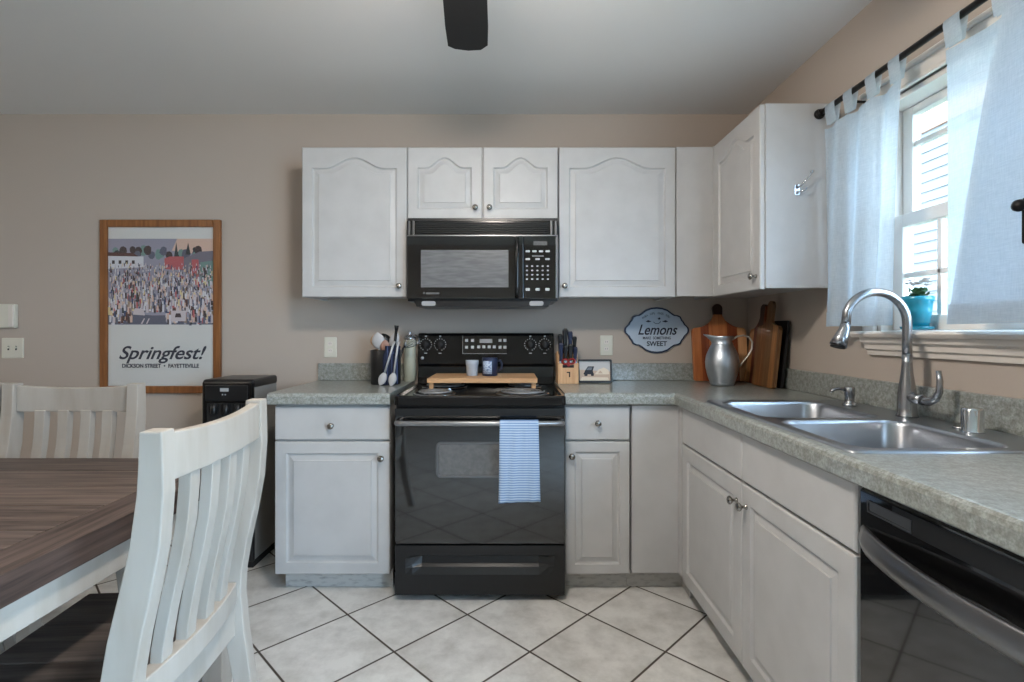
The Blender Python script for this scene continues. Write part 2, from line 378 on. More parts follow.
# window: frame, two sashes, sill with moulded apron
win = thing('window_1', 'white double hung window above the kitchen sink', 'window'); del win['category']; del win['label']; struct(win)
def winobj(bm, name, m=M['trim'], **k): return bm.build(name, m, win, **k)
b = MB()
cw = .06
for (y0, y1, z0, z1) in ((WY1, WY1+cw, WZ0, WZ1+cw), (WY0-cw, WY0, WZ0, WZ1+cw), (WY0, WY1, WZ1, WZ1+cw)):
    b.box(XR-.018, XR, y0, y1, z0, z1)
b.box(XR-.028, XR, WY0-cw-.005, WY1+cw+.005, WZ1+cw, WZ1+cw+.018)
b.box(XR-.026, XR, WY0-.012, WY1+.012, WZ1, WZ1+.012)
winobj(b, 'casing', bevel=.004)
b = MB()
b.box(XR, XR+.12, WY1-.018, WY1, WZ0, WZ1); b.box(XR, XR+.12, WY0, WY0+.018, WZ0, WZ1); b.box(XR, XR+.12, WY0, WY1, WZ1-.018, WZ1)
winobj(b, 'jamb', bevel=.002)
def sash(x, z0, z1, rail, mz, my):
    y0, y1 = WY0+.02, WY1-.02; t = .032; sw = .045
    b = MB(); b.box(x, x+t, y0, y0+sw, z0, z1); b.box(x, x+t, y1-sw, y1, z0, z1); b.box(x, x+t, y0+sw, y1-sw, z0, z0+rail[0]); b.box(x, x+t, y0+sw, y1-sw, z1-rail[1], z1)
    for z in mz: b.box(x+.006, x+t-.006, y0+sw, y1-sw, z-.009, z+.009)
    for y in my: b.box(x+.006, x+t-.006, y-.009, y+.009, z0+rail[0], z1-rail[1])
    s_ = winobj(b, 'sash', bevel=.003)
    g = MB(); g.box(x+.014, x+.017, y0+sw-.01, y1-sw+.01, z0+rail[0]-.01, z1-rail[1]+.01); g.build('pane', M['pane'], s_)
sash(XR+.078, 1.575, 2.0, (.04, .03), (1.865,), ())
sash(XR+.042, 1.197, 1.612, (.05, .045), (1.392,), (-1.255,))
lk = MB(); lk.lathe([(.012,0),(.014,.004),(.012,.012)], (XR+.058, -1.32, 1.612), n=12); lk.box(XR+.045, XR+.058, -1.345, -1.315, 1.62, 1.626)
winobj(lk, 'sash_lock', M['almond'])
b = MB(); b.prism([(XR-.064, 1.175), (XR-.069, 1.183), (XR-.064, 1.192), (XR+.045, 1.196), (XR+.12, 1.196), (XR+.12, 1.17), (XR-.060, 1.17)][::-1], WY0-.06, WY1+.058, 'xz')
winobj(b, 'window_sill', bevel=.002)
b = MB()
pr = [(XR, 1.105), (XR-.014, 1.105), (XR-.016, 1.122), (XR-.026, 1.127), (XR-.028, 1.145), (XR-.042, 1.152), (XR-.046, 1.17), (XR, 1.17)]
b.prism(pr, WY0-.035, WY1+.035, 'xz'); winobj(b, 'window_apron', bevel=.0015)

# what stands outside the window: a sided house
nb = thing('neighbour_house', 'pale sided house seen through the kitchen window', 'house', (4.2, -.2, 0))
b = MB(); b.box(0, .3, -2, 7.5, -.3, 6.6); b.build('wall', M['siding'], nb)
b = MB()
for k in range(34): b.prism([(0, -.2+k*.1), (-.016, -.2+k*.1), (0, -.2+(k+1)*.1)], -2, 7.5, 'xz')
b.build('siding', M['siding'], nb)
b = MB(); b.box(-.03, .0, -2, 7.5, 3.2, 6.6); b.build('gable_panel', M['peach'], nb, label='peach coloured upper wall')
b = MB(); b.box(XR+.12, 12, -9, 9, -.4, -.31); struct(b.build('ground', M['ground']))

# ------------------------------------------------------------------ cabinet parts (local: face to -y)
def slab(x0, x1, z0, z1, yf, t=.02, e=.006):
    """drawer front with eased edge"""
    bm = MB()
    r = lambda i, y: [(x0+i, y, z0+i), (x1-i, y, z0+i), (x1-i, y, z1-i), (x0+i, y, z1-i)]
    bm.rings([r(0, yf+t), r(0, yf+e), r(e*.4, yf+e*.35), r(e, yf)], smooth=False); return bm
def panel_door(x0, x1, z0, z1, yf, arch=0.0, t=.02, m=.052, mt=None):
    """raised panel door; arch > 0 gives the cathedral top"""
    bm = MB(); n = 28; w = x1-x0; mt = mt or m
    def ring(i, y, a, top=0.0):
        xa, xb, za, zb = x0+i, x1-i, z0+i, z1-i-top
        pts = [(xa, y, za), (xb, y, za)]
        pts += [(xb, y, za+(zb-a-za)*k/3) for k in range(1, 3)]
        for k in range(n+1):
            u = k/n; s_ = 1-u
            f = 0.0
            c = abs(s_-.5)*2          # 0 centre .. 1 shoulder
            if c < .68: f = .5*(1+math.cos(PI*c/.68))
            pts.append((xa+(xb-xa)*s_, y, zb-a+a*f**.9))
        pts += [(xa, y, za+(zb-a-za)*k/3) for k in range(2, 0, -1)]
        return pts
    A = arch; e = .005; T = mt-m
    rs = [ring(0, yf+t, 0), ring(0, yf+e, 0), ring(e*.4, yf+e*.35, 0), ring(e, yf, 0),
          ring(m, yf, A, T), ring(m+.005, yf+.009, A, T), ring(m+.011, yf+.010, A, T), ring(m+.032, yf+.005, A*.94, T), ring(m+.034, yf+.001, A*.94, T)]
    bm.rings(rs, smooth=False); return bm
def knob(x, z, yf, parent):
    bm = MB(); bm.lathe([(.009, 0), (.0085, .003), (.005, .006), (.005, .014), (.010, .018), (.0145, .023), (.0145, .027), (.011, .0305), (0.001, .032)][::1], (0,0,0), 'y', 18)
    bm.v = [(p[0]+x, yf-p[1], p[2]+z) for p in bm.v]
    return bm.build('knob', M['nickel'], parent)
WH = M['white']

def base_box(bm, x0, x1, y0, y1, z0=.09, z1=.868, t=.018):
    bm.box(x0, x0+t, y0, y1, z0, z1); bm.box(x1-t, x1, y0, y1, z0, z1); bm.box(x0+t, x1-t, y0, y1, z0, z0+t); bm.box(x0+t, x1-t, y1-.006, y1, z0+t, z1)
    # face frame
    bm.box(x0+t, x0+.04, y0, y0+.018, z0+t, z1); bm.box(x1-.04, x1-t, y0, y0+.018, z0+t, z1); bm.box(x0+.04, x1-.04, y0, y0+.018, z1-.03, z1); bm.box(x0+.04, x1-.04, y0, y0+.018, .68, .71)

# left base cabinet
t = thing('base_cabinet', 'white base cabinet with one drawer and one door left of the black range', 'cabinet', (-.805, 0, 0))
b = MB(); base_box(b, -.262, .262, -.59, -.01); b.build('carcass', WH, t, bevel=.001)
b = MB(); b.box(-.24, .262, -.545, -.525, 0, .09); b.box(-.24, -.222, -.525, -.01, 0, .09); b.build('toe_kick', M['toe'], t)
d = panel_door(-.262, .262, .086, .690, -.611).build('door', WH, t); knob(.226, .618, -.611, d)
d = slab(-.262, .262, .698, .851, -.611).build('drawer', WH, t); knob(0, .765, -.611, d)

# right narrow base cabinet
t = thing('base_cabinet', 'narrow white base cabinet with one drawer right of the black range', 'cabinet', (.402, 0, 0))
b = MB(); base_box(b, -.148, .148, -.59, -.01); b.build('carcass', WH, t, bevel=.001)
b = MB(); b.box(-.148, .148, -.545, -.525, 0, .09); b.build('toe_kick', M['toe'], t)
d = panel_door(-.148, .148, .086, .690, -.611, m=.045).build('door', WH, t); knob(-.118, .628, -.611, d)
d = slab(-.148, .148, .698, .851, -.611).build('drawer', WH, t); knob(0, .777, -.611, d)

# blind corner base cabinet
t = thing('corner_base_cabinet', 'plain white blank corner cabinet front between the narrow cabinet and sink cabinet', 'cabinet', (.56, 0, 0))
b = MB(); b.box(0, .79, -.59, -.01, .09, .868); b.build('carcass', WH, t)
b = MB(); b.box(.002, .212, -.606, -.59, .09, .855); b.box(.212, .232, -.65, -.59, .09, .855); b.build('blank_panel', WH, t, bevel=.0015)
b = MB(); b.box(-.008, .25, -.545, -.525, 0, .09); b.box(.25, .27, -.65, -.525, 0, .09); b.build('toe_kick', M['toe'], t)

# sink base cabinet: faces -x
X0 = .79
t = thing('sink_base_cabinet', 'wide white two-door cabinet under the double sink', 'cabinet', (X0, -.66, 0), -PI/2)
wd = 1.15
b = MB(); b.box(0, .018, 0, .55, .09, .868); b.box(wd-.018, wd, 0, .55, .09, .868); b.box(.018, wd-.018, 0, .55, .09, .108)
b.box(.018, wd-.018, 0, .018, .84, .868); b.box(.018, wd-.018, 0, .018, .68, .71); b.box(.565, .61, 0, .018, .108, .84); b.build('carcass', WH, t)
b = MB(); b.box(0, wd, .045, .065, 0, .09); b.build('toe_kick', M['toe'], t)
d = panel_door(.004, .586, .086, .690, -.02, m=.058).build('door', WH, t); knob(.553, .622, -.02, d)
d = panel_door(.590, wd-.004, .086, .690, -.02, m=.058).build('door', WH, t); knob(.622, .622, -.02, d)
slab(.004, .586, .698, .856, -.02).build('false_front', WH, t)
slab(.590, wd-.004, .698, .856, -.02).build('false_front', WH, t)

# upper cabinets
def upper_box(bm, x0, x1, z0, z1, d=.305):
    bm.box(x0, x1, -d, -.002, z0+.012, z1); bm.box(x0, x0+.018, -d, -.002, z0, z0+.012); bm.box(x1-.018, x1, -d, -.002, z0, z0+.012); bm.box(x0+.018, x1-.018, -d, -d+.018, z0, z0+.012)
t = thing('wall_cabinet', 'white upper cabinet with arched panel door left of the microwave', 'cabinet', (-.79, 0, 0))
b = MB(); upper_box(b, -.268, .268, 1.368, 2.134); b.build('carcass', WH, t, bevel=.001)
d = panel_door(-.268, .268, 1.368, 2.134, -.326, .054).build('door', WH, t); knob(.232, 1.424, -.326, d)
t = thing('wall_cabinet', 'short white double-door upper cabinet directly above the microwave', 'cabinet', (-.135, 0, 0))
b = MB(); upper_box(b, -.382, .382, 1.766, 2.134); b.build('carcass', WH, t, bevel=.001)
d = panel_door(-.384, -.003, 1.766, 2.134, -.326, .052).build('door', WH, t); knob(-.036, 1.822, -.326, d)
d = panel_door(.003, .384, 1.766, 2.134, -.326, .052).build('door', WH, t); knob(.036, 1.822, -.326, d)
t = thing('wall_cabinet', 'white upper cabinet with arched panel door right of the microwave', 'cabinet', (.553, 0, 0))
b = MB(); upper_box(b, -.298, .298, 1.368, 2.134); b.build('carcass', WH, t, bevel=.001)
d = panel_door(-.298, .298, 1.368, 2.134, -.326, .054).build('door', WH, t); knob(-.27, 1.424, -.326, d)
# corner / right wall cabinet (local face to -y, rotated to face -x)
t = thing('wall_cabinet', 'white corner upper cabinet on the right wall beside the curtains', 'cabinet', (1.06, 0, 0), -PI/2)
b = MB(); b.box(.004, .828, 0, .308, 1.384, 2.134); b.box(.004, .828, 0, .018, 1.372, 1.384); b.box(.81, .828, .018, .308, 1.372, 1.384); b.build('carcass', WH, t, bevel=.0015)
b = MB(); b.box(.312, .328, -.205, 0, 1.372, 2.134); b.box(.31, .345, -.02, .001, 1.372, 2.134); b.build('filler_panel', WH, t, bevel=.001)
d = panel_door(.348, .822, 1.368, 2.132, -.022, .054).build('door', WH, t); knob(.79, 1.424, -.022, d)

# coat hook on the cabinet side
h = thing('coat_hook', 'small chrome coat hook on the side of the corner upper cabinet', 'hook', (1.188, -.829, 1.776))
b = MB(); b.prism(rrect(0, 0, .011, .022, .008), -.003, 0, 'xz'); b.build('base_plate', M['chrome'], h)
b = MB(); b.tube([(0,-.003,.008),(.006,-.02,.012),(.016,-.034,.03),(.03,-.043,.05),(.034,-.045,.058)], [.004,.004,.0035,.003,.003], 8); b.lathe([(.001,-.006),(.005,-.004),(.006,0),(.005,.004),(.001,.006)], (.035,-.045,.062), n=10)
b.tube([(0,-.003,-.008),(.006,-.02,-.012),(.016,-.03,-.008),(.024,-.032,.002)], [.004,.004,.0035,.003], 8); b.build('prong', M['chrome'], h)

# ------------------------------------------------------------------ countertops
def sweep(bm, path, prof, closed=False):
    """profile (outward, z) carried along an xy path with mitred corners; outward = right-hand side of travel"""
    rs = []
    n = len(path)
    for i, p in enumerate(path):
        p = Vector(p)
        d0 = (p-Vector(path[i-1])).normalized() if i > 0 else (Vector(path[1])-p).normalized()
        d1 = (Vector(path[i+1])-p).normalized() if i < n-1 else d0
        n0 = Vector((d0.y, -d0.x)); n1 = Vector((d1.y, -d1.x)); k = (n0+n1); k = k/(k.dot(n0)) if k.length > 1e-6 else n0
        rs.append([(p.x+k.x*o, p.y+k.y*o, z) for o, z in prof])
    bm.rings(rs, smooth=False)
NOSE = [(-.045, .862), (-.004, .862), (0, .866), (0, .898), (-.003, .907), (-.009, .9125), (-.016, .914), (-.045, .914)]
CT = M['counter']
t = thing('countertop', 'speckled grey-green laminate countertop left of the range', 'countertop')
b = MB(); b.box(-1.09, -.537, -.592, 0, .870, .914)
sweep(b, [(-1.09, -.636), (-.537, -.636)], NOSE); b.build('worktop', CT, t)
b = MB(); b.box(-1.09, -.53, -.02, 0, .9142, 1.012); b.build('backsplash', CT, t, bevel=.003)
t = thing('countertop', 'L-shaped speckled grey-green laminate countertop holding the sink', 'countertop')
sx0, sx1, sy0, sy1 = .80, 1.31, -1.765, -.92
b = MB()
XE = .745; YE = -2.47
b.box(.252, 1.37, -.592, 0, .870, .914)
b.box(XE+.044, sx0, YE, -.592, .870, .914); b.box(sx0, 1.37, sy1, -.592, .870, .914); b.box(sx1, 1.37, sy0, sy1, .870, .914); b.box(sx0, 1.37, YE, sy0, .870, .914)
sweep(b, [(.252, -.636), (XE, -.636), (XE, YE)], NOSE); b.build('worktop', CT, t)
b = MB(); b.box(.252, 1.37, -.02, 0, .9142, 1.012); b.box(1.35, 1.37, YE, -.02, .9142, 1.012); b.build('backsplash', CT, t, bevel=.003)

# end panel beyond the dishwasher
b = MB(); b.box(.79, 1.37, -2.46, -2.44, 0, .868); tag(b.build('end_panel', WH, bevel=.001), 'white cabinet end panel closing the counter beside the dishwasher', 'cabinet panel')

# ------------------------------------------------------------------ sink
def make_sink():
    t = thing('kitchen_sink', 'stainless steel double bowl sink set into the countertop', 'sink', (1.055, -1.3425, .9145))
    bm = bmesh.new()
    def loop(pts, z):
        vs = [bm.verts.new((x, y, z)) for x, y in pts]; es = [bm.edges.new((vs[i], vs[(i+1) % len(vs)])) for i in range(len(vs))]; return vs, es
    hx, hy = .277, .443
    bowls = [(-.045, .213, .195, .192), (-.045, -.213, .195, .192)]
    o1, e1 = loop(rrect(0, 0, hx, hy, .03, 6), 0.0); o2, e2 = loop(rrect(0, 0, hx-.004, hy-.004, .028, 6), .006); o3, e3 = loop(rrect(0, 0, hx-.016, hy-.016, .024, 6), .0035)
    def br(a, c):
        n = len(a)
        for i in range(n):
            f = bm.faces.new((a[i], a[(i+1) % n], c[(i+1) % n], c[i])); f.smooth = True
    br(o1, o2); br(o2, o3)
    es = list(e3)
    for cx, cy, ax, ay in bowls:
        r0, q0 = loop(rrect(cx, cy, ax, ay, .06, 8), .0035); es += q0
        prev = r0
        for ins, z, rr in ((.003, .001, .06), (.007, -.008, .06), (.012, -.10, .06), (.018, -.145, .062), (.032, -.168, .07), (.06, -.176, .06)):
            r, _ = loop(rrect(cx, cy, ax-ins, ay-ins, rr, 8), z); br(prev, r); prev = r
        bm.faces.new(prev)
    bmesh.ops.triangle_fill(bm, use_beauty=True, edges=es)
    bmesh.ops.recalc_face_normals(bm, faces=bm.faces)
    me = bpy.data.meshes.new('basin'); bm.to_mesh(me); bm.free(); me.materials.append(M['sink'])
    o = bpy.data.objects.new('basin', me); COL.objects.link(o); o.parent = t
    for cx, cy, _, _ in bowls:
        d = MB(); d.lathe([(.045,-.1755),(.045,-.173),(.035,-.173),(.030,-.175),(.001,-.175)], (cx, cy, 0)); d.build('drain', M['chrome'], t)
    d = MB(); d.lathe([(.018,.003),(.018,.006),(.014,.010),(.001,.011)], (.245, .06, 0)); 
    d = MB(); d.lathe([(.020,.003),(.020,.007),(.016,.010),(.001,.011)], (.222, -.155, 0)); d.build('hole_cover', M['steel'], t)
make_sink()

# faucet
f = thing('kitchen_faucet', 'tall brushed steel gooseneck pull-down faucet behind the sink', 'faucet', (1.278, -1.300, .9185))
b = MB(); b.lathe([(.030,0),(.030,.004),(.027,.010),(.0255,.03),(.025,.075),(.022,.10),(.0165,.14),(.0145,.17),(.014,.20)]); b.build('body', M['steel'], f)
b = MB(); R = .1; pts = [(0,0,.19),(0,0,.25),(0,0,.300)]+[(-R+R*math.cos(a), 0, .300+R*math.sin(a)) for a in [PI*k/16 for k in range(1, 15)]]
pts += [(-R*2+.001, -.001, .282)]
b.tube(pts, .0135, 14); b.build('spout', M['steel'], f)
b = MB(); b.tube([(-R*2+.003, -.001, .300), (-R*2-.003,-.003,.280), (-R*2-.014,-.005,.255), (-R*2-.026,-.007,.228)], [.0145,.016,.021,.025], 18); b.build('spray_head', M['steel'], f)
b = MB(); b.tube([(-R*2-.026,-.007,.2285), (-R*2-.028,-.0073,.222)], [.021,.021], 18); b.build('nozzle', M['blackmatte'], f)
b = MB(); b.tube([(0,0,.066),(0,-.04,.062),(0,-.062,.060)], [.017,.017,.0165], 14)
b.tube([(0,-.058,.060),(0,-.085,.060),(.002,-.108,.070),(.003,-.12,.092),(.003,-.122,.126),(.002,-.118,.156)], [.0145,.014,.0115,.0095,.0085,.007], 12); b.build('lever', M['steel'], f)
s = thing('soap_dispenser', 'short steel soap dispenser pump on the sink deck left of the faucet', 'soap dispenser', (1.262, -1.045, .918)); s.scale = (1.3, 1.3, 1.12)
b = MB(); b.lathe([(.019,0),(.019,.004),(.0135,.009),(.012,.016),(.012,.03),(.0135,.034),(.0135,.058),(.012,.061),(.001,.062)], n=18); b.build('pump', M['steel'], s)
b = MB(); b.tube([(-.005,0,.052),(-.03,0,.056),(-.048,-.001,.052),(-.055,-.001,.044)], [.006,.0058,.005,.0042], 10); b.build('nozzle', M['steel'], s)
b = MB(); b.lathe([(.027,0),(.027,.003),(.0245,.006),(.0245,.060),(.022,.065),(.001,.066)], (0,0,0), n=24)
o = b.build('air_gap_cap', M['chrome']); o.location = (1.262, -1.55, .918); tag(o, 'round chrome air gap cap on the sink deck right of the faucet', 'air gap')

# ------------------------------------------------------------------ range
def make_range():
    cx = -.128; hw = .378
    t = thing('kitchen_range', 'black freestanding electric coil range between the base cabinets', 'oven', (cx, 0, 0))
    BK = M['black']
    b = MB(); b.box(-hw, hw, -.645, -.015, .03, .888); b.build('body', M['blackmid'], t)
    for sx in (-1, 1):
        for y in (-.6, -.08):
            b = MB(); b.lathe([(.018,0),(.018,.012),(.010,.016),(.010,.03)], (sx*(hw-.05), y, 0), n=12); b.build('foot', M['blackmatte'], t)
    # cooktop with raised rim
    b = MB()
    ro = rrect(0, -.36, hw+.002, .33, .02, 4); ri = rrect(0, -.36, hw-.022, .305, .02, 4)
    P = lambda pts, z: [(x, y, z) for x, y in pts]
    b.rings([P(ro, .868), P(ro, .902), P(rrect(0, -.36, hw-.003, .325, .02, 4), .909), P(rrect(0, -.36, hw-.014, .315, .02, 4), .909), P(ri, .899)], smooth=False)
    ct = b.build('cooktop', BK, t)
    # burners: back pair hidden beneath the riser still exist
    for (bx, by, r) in ((-.22, -.535, .080), (.19, -.525, .105), (-.21, -.235, .100), (.2, -.235, .080)):
        bn = MB(); bn.lathe([(r+.022, .8995),(r+.022,.904),(r+.014,.9055),(r+.006,.902),(.03,.900),(.001,.900)], (bx, by, 0), n=36)
        bo = bn.build('burner', M['chrome'], t)
        q = MB(); pts = []
        turns = 4 if r < .09 else 5; N = turns*26
        for k in range(N+1):
            a = 2*PI*turns*k/N; rr = .02+(r-.02)*k/N; pts.append((bx+rr*math.cos(a), by+rr*math.sin(a), .9125))
        pts += [(bx+r, by+.02, .910), (bx+r+.01, by+.03, .905)] if False else []
        q.tube(pts, .0038, 6)
        for a in (0, 2*PI/3, 4*PI/3): q.box(bx-.002+0*a, bx+.002, by-.002, by+.002, .905, .909); q.tube([(bx+.01*math.cos(a), by+.01*math.sin(a), .9075), (bx+r*math.cos(a), by+r*math.sin(a), .9075)], .002, 4)
        q.build('coil', M['coil'], bo)
    # back guard
    b = MB(); pf = [(-.105,.899),(-.10,.94),(-.088,1.0),(-.098,1.01),(-.098,1.02),(-.085,1.172),(-.072,1.184),(-.03,1.184),(-.018,1.172),(-.018,.899)]
    b.rings([[( sx*(hw-.0) , y, z) for y, z in pf] for sx in (-1, 1)], smooth=False)
    bg_ = b.build('backguard', BK, t, bevel=.004)
    tilt = math.atan2(.013, .152)
    def on_panel(x, z, off=0):   # point on the slanted control face
        k = (z-1.02)/.152; return (x, -.098+.013*k-off, z)
    knobs = [(-.335, 1.12), (-.255, 1.12), (.247, 1.12), (.327, 1.12)]
    for kx, kz in knobs:
        ko = MB(); ko.lathe([(.024,0),(.024,.004),(.020,.006),(.0185,.02),(.016,.023),(.001,.023)], (0,0,0), 'y', 20)
        ko.v = [(p[0], -p[1], p[2]) for p in ko.v]; ko.box(-.004, .004, -.028, -.02, -.018, .018)
        o = ko.build('knob', M['blackmatte'], bg_); o.location = on_panel(kx, kz); o.rotation_euler = (-tilt, 0, 0)
        rg = MB()
        for a in range(0, 360, 24):
            if a == 264: continue
            ca, sa = math.cos(math.radians(a)), math.sin(math.radians(a)); rg.box(ca*.032-.0022, ca*.032+.0022, -.0011, 0, sa*.032-.0022, sa*.032+.0022)
        rg.box(-.005, .005, -.0011, 0, .042, .050); rg.box(-.008, .008, -.0011, 0, -.05, -.046)
        o = rg.build('dial_marks', M['print'], bg_); o.location = on_panel(kx, kz, .0004); o.rotation_euler = (-tilt, 0, 0)
    fr = MB(); fr.box(-.13, .115, -.002, 0, -.045, .052); o = fr.build('control_display', M['bgloss'], bg_); o.location = on_panel(0, 1.115, .0); o.rotation_euler = (-tilt, 0, 0)
    ds = MB(); ds.box(-.035, .035, -.0012, 0, -.010, .012); d2 = ds.build('display', M['greybtn'], o); d2.location = (0, -.002, .024)
    for bx, bz in [(-.108,.028),(-.075,.028),(-.108,-.01),(-.075,-.01),(-.04,-.008),(-.012,-.008),(.018,-.008),(.046,-.008),(.078,.028),(.105,.028),(.078,-.01),(.105,-.01)]:
        q = MB(); q.box(-.0085, .0085, -.003, 0, -.008, .008); q2 = q.build('button', M['print'], o); q2.location = (bx, -.0018, bz)
    fm = MB()
    for (a0, a1, c0, c1) in ((-.13, .115, -.046, -.0445), (-.13,-.1285,-.046,.053)): fm.box(a0, a1, -.0026, -.0018, c0, c1)
    fm.build('display_outline', M['print'], o)
    q = MB(); q.lathe([(.009,0),(.009,.002),(.001,.0025)], (0,0,0), 'y', 16); q.v = [(p[0],-p[1],p[2]) for p in q.v]; o = q.build('badge', M['print'], bg_); o.location = on_panel(-.353, 1.045)
    # oven door
    b = MB(); b.prism(rrect(0, .556, hw-.004, .298, .012, 3), -.688, -.647, 'xz'); dr = b.build('oven_door', M['bgloss'], t, bevel=.003)
    b = MB(); b.box(-hw+.004, hw-.004, -.690, -.688, .822, .853); b.build('door_top_trim', M['blackmid'], dr)
    b = MB(); b.rings([[(x, -.6885, z) for x, z in rrect(0, .628, .194, .080, .022, 5)], [(x, -.6915, z) for x, z in rrect(0, .628, .192, .078, .022, 5)], [(x, -.6915, z) for x, z in rrect(0, .628, .184, .070, .018, 5)], [(x, -.689, z) for x, z in rrect(0, .628, .182, .068, .017, 5)]], cap0=False, cap1=False, smooth=False)
    b.build('window_trim', M['dwhandle'], dr)
    b = MB(); b.prism(rrect(0, .628, .183, .069, .018, 5), -.6893, -.688, 'xz'); b.build('oven_window', M['oven_glass'], dr)
    b = MB(); hz = .797; pts = [(-hw+.018, -.688, hz-.008), (-hw+.018, -.715, hz-.004), (-hw+.024, -.733, hz-.001), (-hw+.045, -.743, hz), (0, -.745, hz), (hw-.045, -.743, hz), (hw-.024, -.733, hz-.001), (hw-.018, -.715, hz-.004), (hw-.018, -.688, hz-.008)]
    b.tube(pts, .0115, 12); b.build('handle', M['ovenhandle'], dr)
    # storage drawer with scooped grip
    b = MB(); z0, z1 = .03, .248
    zs = [z0, .045, .120, .148, .160, .190, .206, z1]; ys = [-.684, -.684, -.684, -.668, -.655, -.650, -.684, -.684]
    flat = [-.684]*8
    xs = [-hw+.004, -.33, -.30, -.26, .26, .30, .33, hw-.004]
    def yy(i, j):
        if i in (0, 1, 6, 7): return -.684
        if i in (2, 5): return -.684 + (ys[j]+.684)*.45
        return ys[j]
    vs = [(xs[i], yy(i, j), zs[j]) for j in range(8) for i in range(8)]
    fs = [(j*8+i, j*8+i+1, (j+1)*8+i+1, (j+1)*8+i) for j in range(7) for i in range(7)]
    b.add(vs, fs); b.box(-hw+.004, hw-.004, -.646, -.62, z0, z1)
    b.add([(xs[0],-.684,z0),(xs[7],-.684,z0),(xs[7],-.646,z0),(xs[0],-.646,z0)], [(0,1,2,3)]); b.add([(xs[0],-.684,z1),(xs[7],-.684,z1),(xs[7],-.646,z1),(xs[0],-.646,z1)], [(0,1,2,3)])
    b.add([(xs[0],-.684,z0),(xs[0],-.646,z0),(xs[0],-.646,z1),(xs[0],-.684,z1)], [(0,1,2,3)]); b.add([(xs[7],-.684,z0),(xs[7],-.646,z0),(xs[7],-.646,z1),(xs[7],-.684,z1)], [(0,1,2,3)])
    b.build('storage_drawer', M['blackmid'], t)
make_range()

# towel over the oven handle
def towel(u, v):
    x = -.040+.166*u; L_ = .785; s = v*L_
    wob = .004*math.sin(u*9+1)+.003*math.sin(u*17+s*8)
    yc, zc, r = -.745, .797, .0155
    top = .33
    if s < top: y = yc+r-.0005; z = zc-(top-s); y += .006*(1-s/top); wob *= .4*(top-s)/top
    elif s < top+PI*r:
        a = (s-top)/r; y = yc+r*math.cos(a); z = zc+r*math.sin(a); wob = 0
    else:
        q = s-top-PI*r; y = yc-r-.012*min(1, q/.2); z = zc-q*.80; wob *= min(1, q/.06)
        x += .008*q*2*(1 if u > .5 else -.6); z -= .006*(1-u)
    return (x, y-abs(wob), z)
b = MB(); b.grid(towel, 16, 60); tag(b.build('dish_towel', M['towel'], solid=.002), 'blue and white finely striped dish towel over the oven handle', 'towel')

# bamboo riser on the cooktop and the two cups on it
t = thing('wooden_riser', 'low light wood riser tray standing on the cooktop', 'riser shelf', (-.13, 0, .9125))
b = MB()
for k in range(4): b.box(-.268, .268, -.452+k*.079, -.452+(k+1)*.079-.0008, .036, .052)
b.build('top_board', M['riser'], t, bevel=.0015)
b = MB(); b.box(-.268, .268, -.455, -.449, .030, .052)
b.build('front_strip', M['riser'], t, bevel=.001)
for sx in (-1, 1):
    for y in (-.43, -.16):
        b = MB(); b.prism([(-.010, 0), (.010, 0), (.012, .036), (-.012, .036)], y-.01, y+.01, 'xz'); o = b.build('leg', M['riser'], t, bevel=.002); o.location = (sx*.25, 0, 0)
c = thing('ceramic_cup', 'pale grey tapered ceramic cup on the wooden riser', 'cup', (-.19, -.30, .9647))
b = MB(); b.lathe([(.026,0),(.028,.004),(.031,.055),(.033,.058),(.034,.075),(.033,.080),(.030,.080),(.029,.07),(.025,.008),(.001,.007)]); b.build('body', mat('cup_grey', (168,176,186), .35), c)
c = thing('ceramic_mug', 'navy blue mug with a pale square label on the wooden riser', 'mug', (-.099, -.30, .9647))
b = MB(); b.lathe([(.036,0),(.039,.003),(.040,.088),(.038,.093),(.035,.093),(.034,.086),(.034,.008),(.001,.007)], n=32); b.build('body', M['navy'], c)
b = MB()
b.grid(lambda u, v: (.0408*math.sin(-.95+1.25*u), -.0408*math.cos(-.95+1.25*u), .012+.066*v), 10, 2); b.build('label', mat('label_pale', (176,192,212), .6, noise=((90,90,180), (90,110,150), .5, .62, 3)), c, solid=.0006)
b = MB(); b.tube([(.036,.01,.075),(.055,.014,.078),(.062,.016,.06),(.06,.016,.035),(.038,.01,.02)], .005, 8); b.build('handle', M['navy'], c)

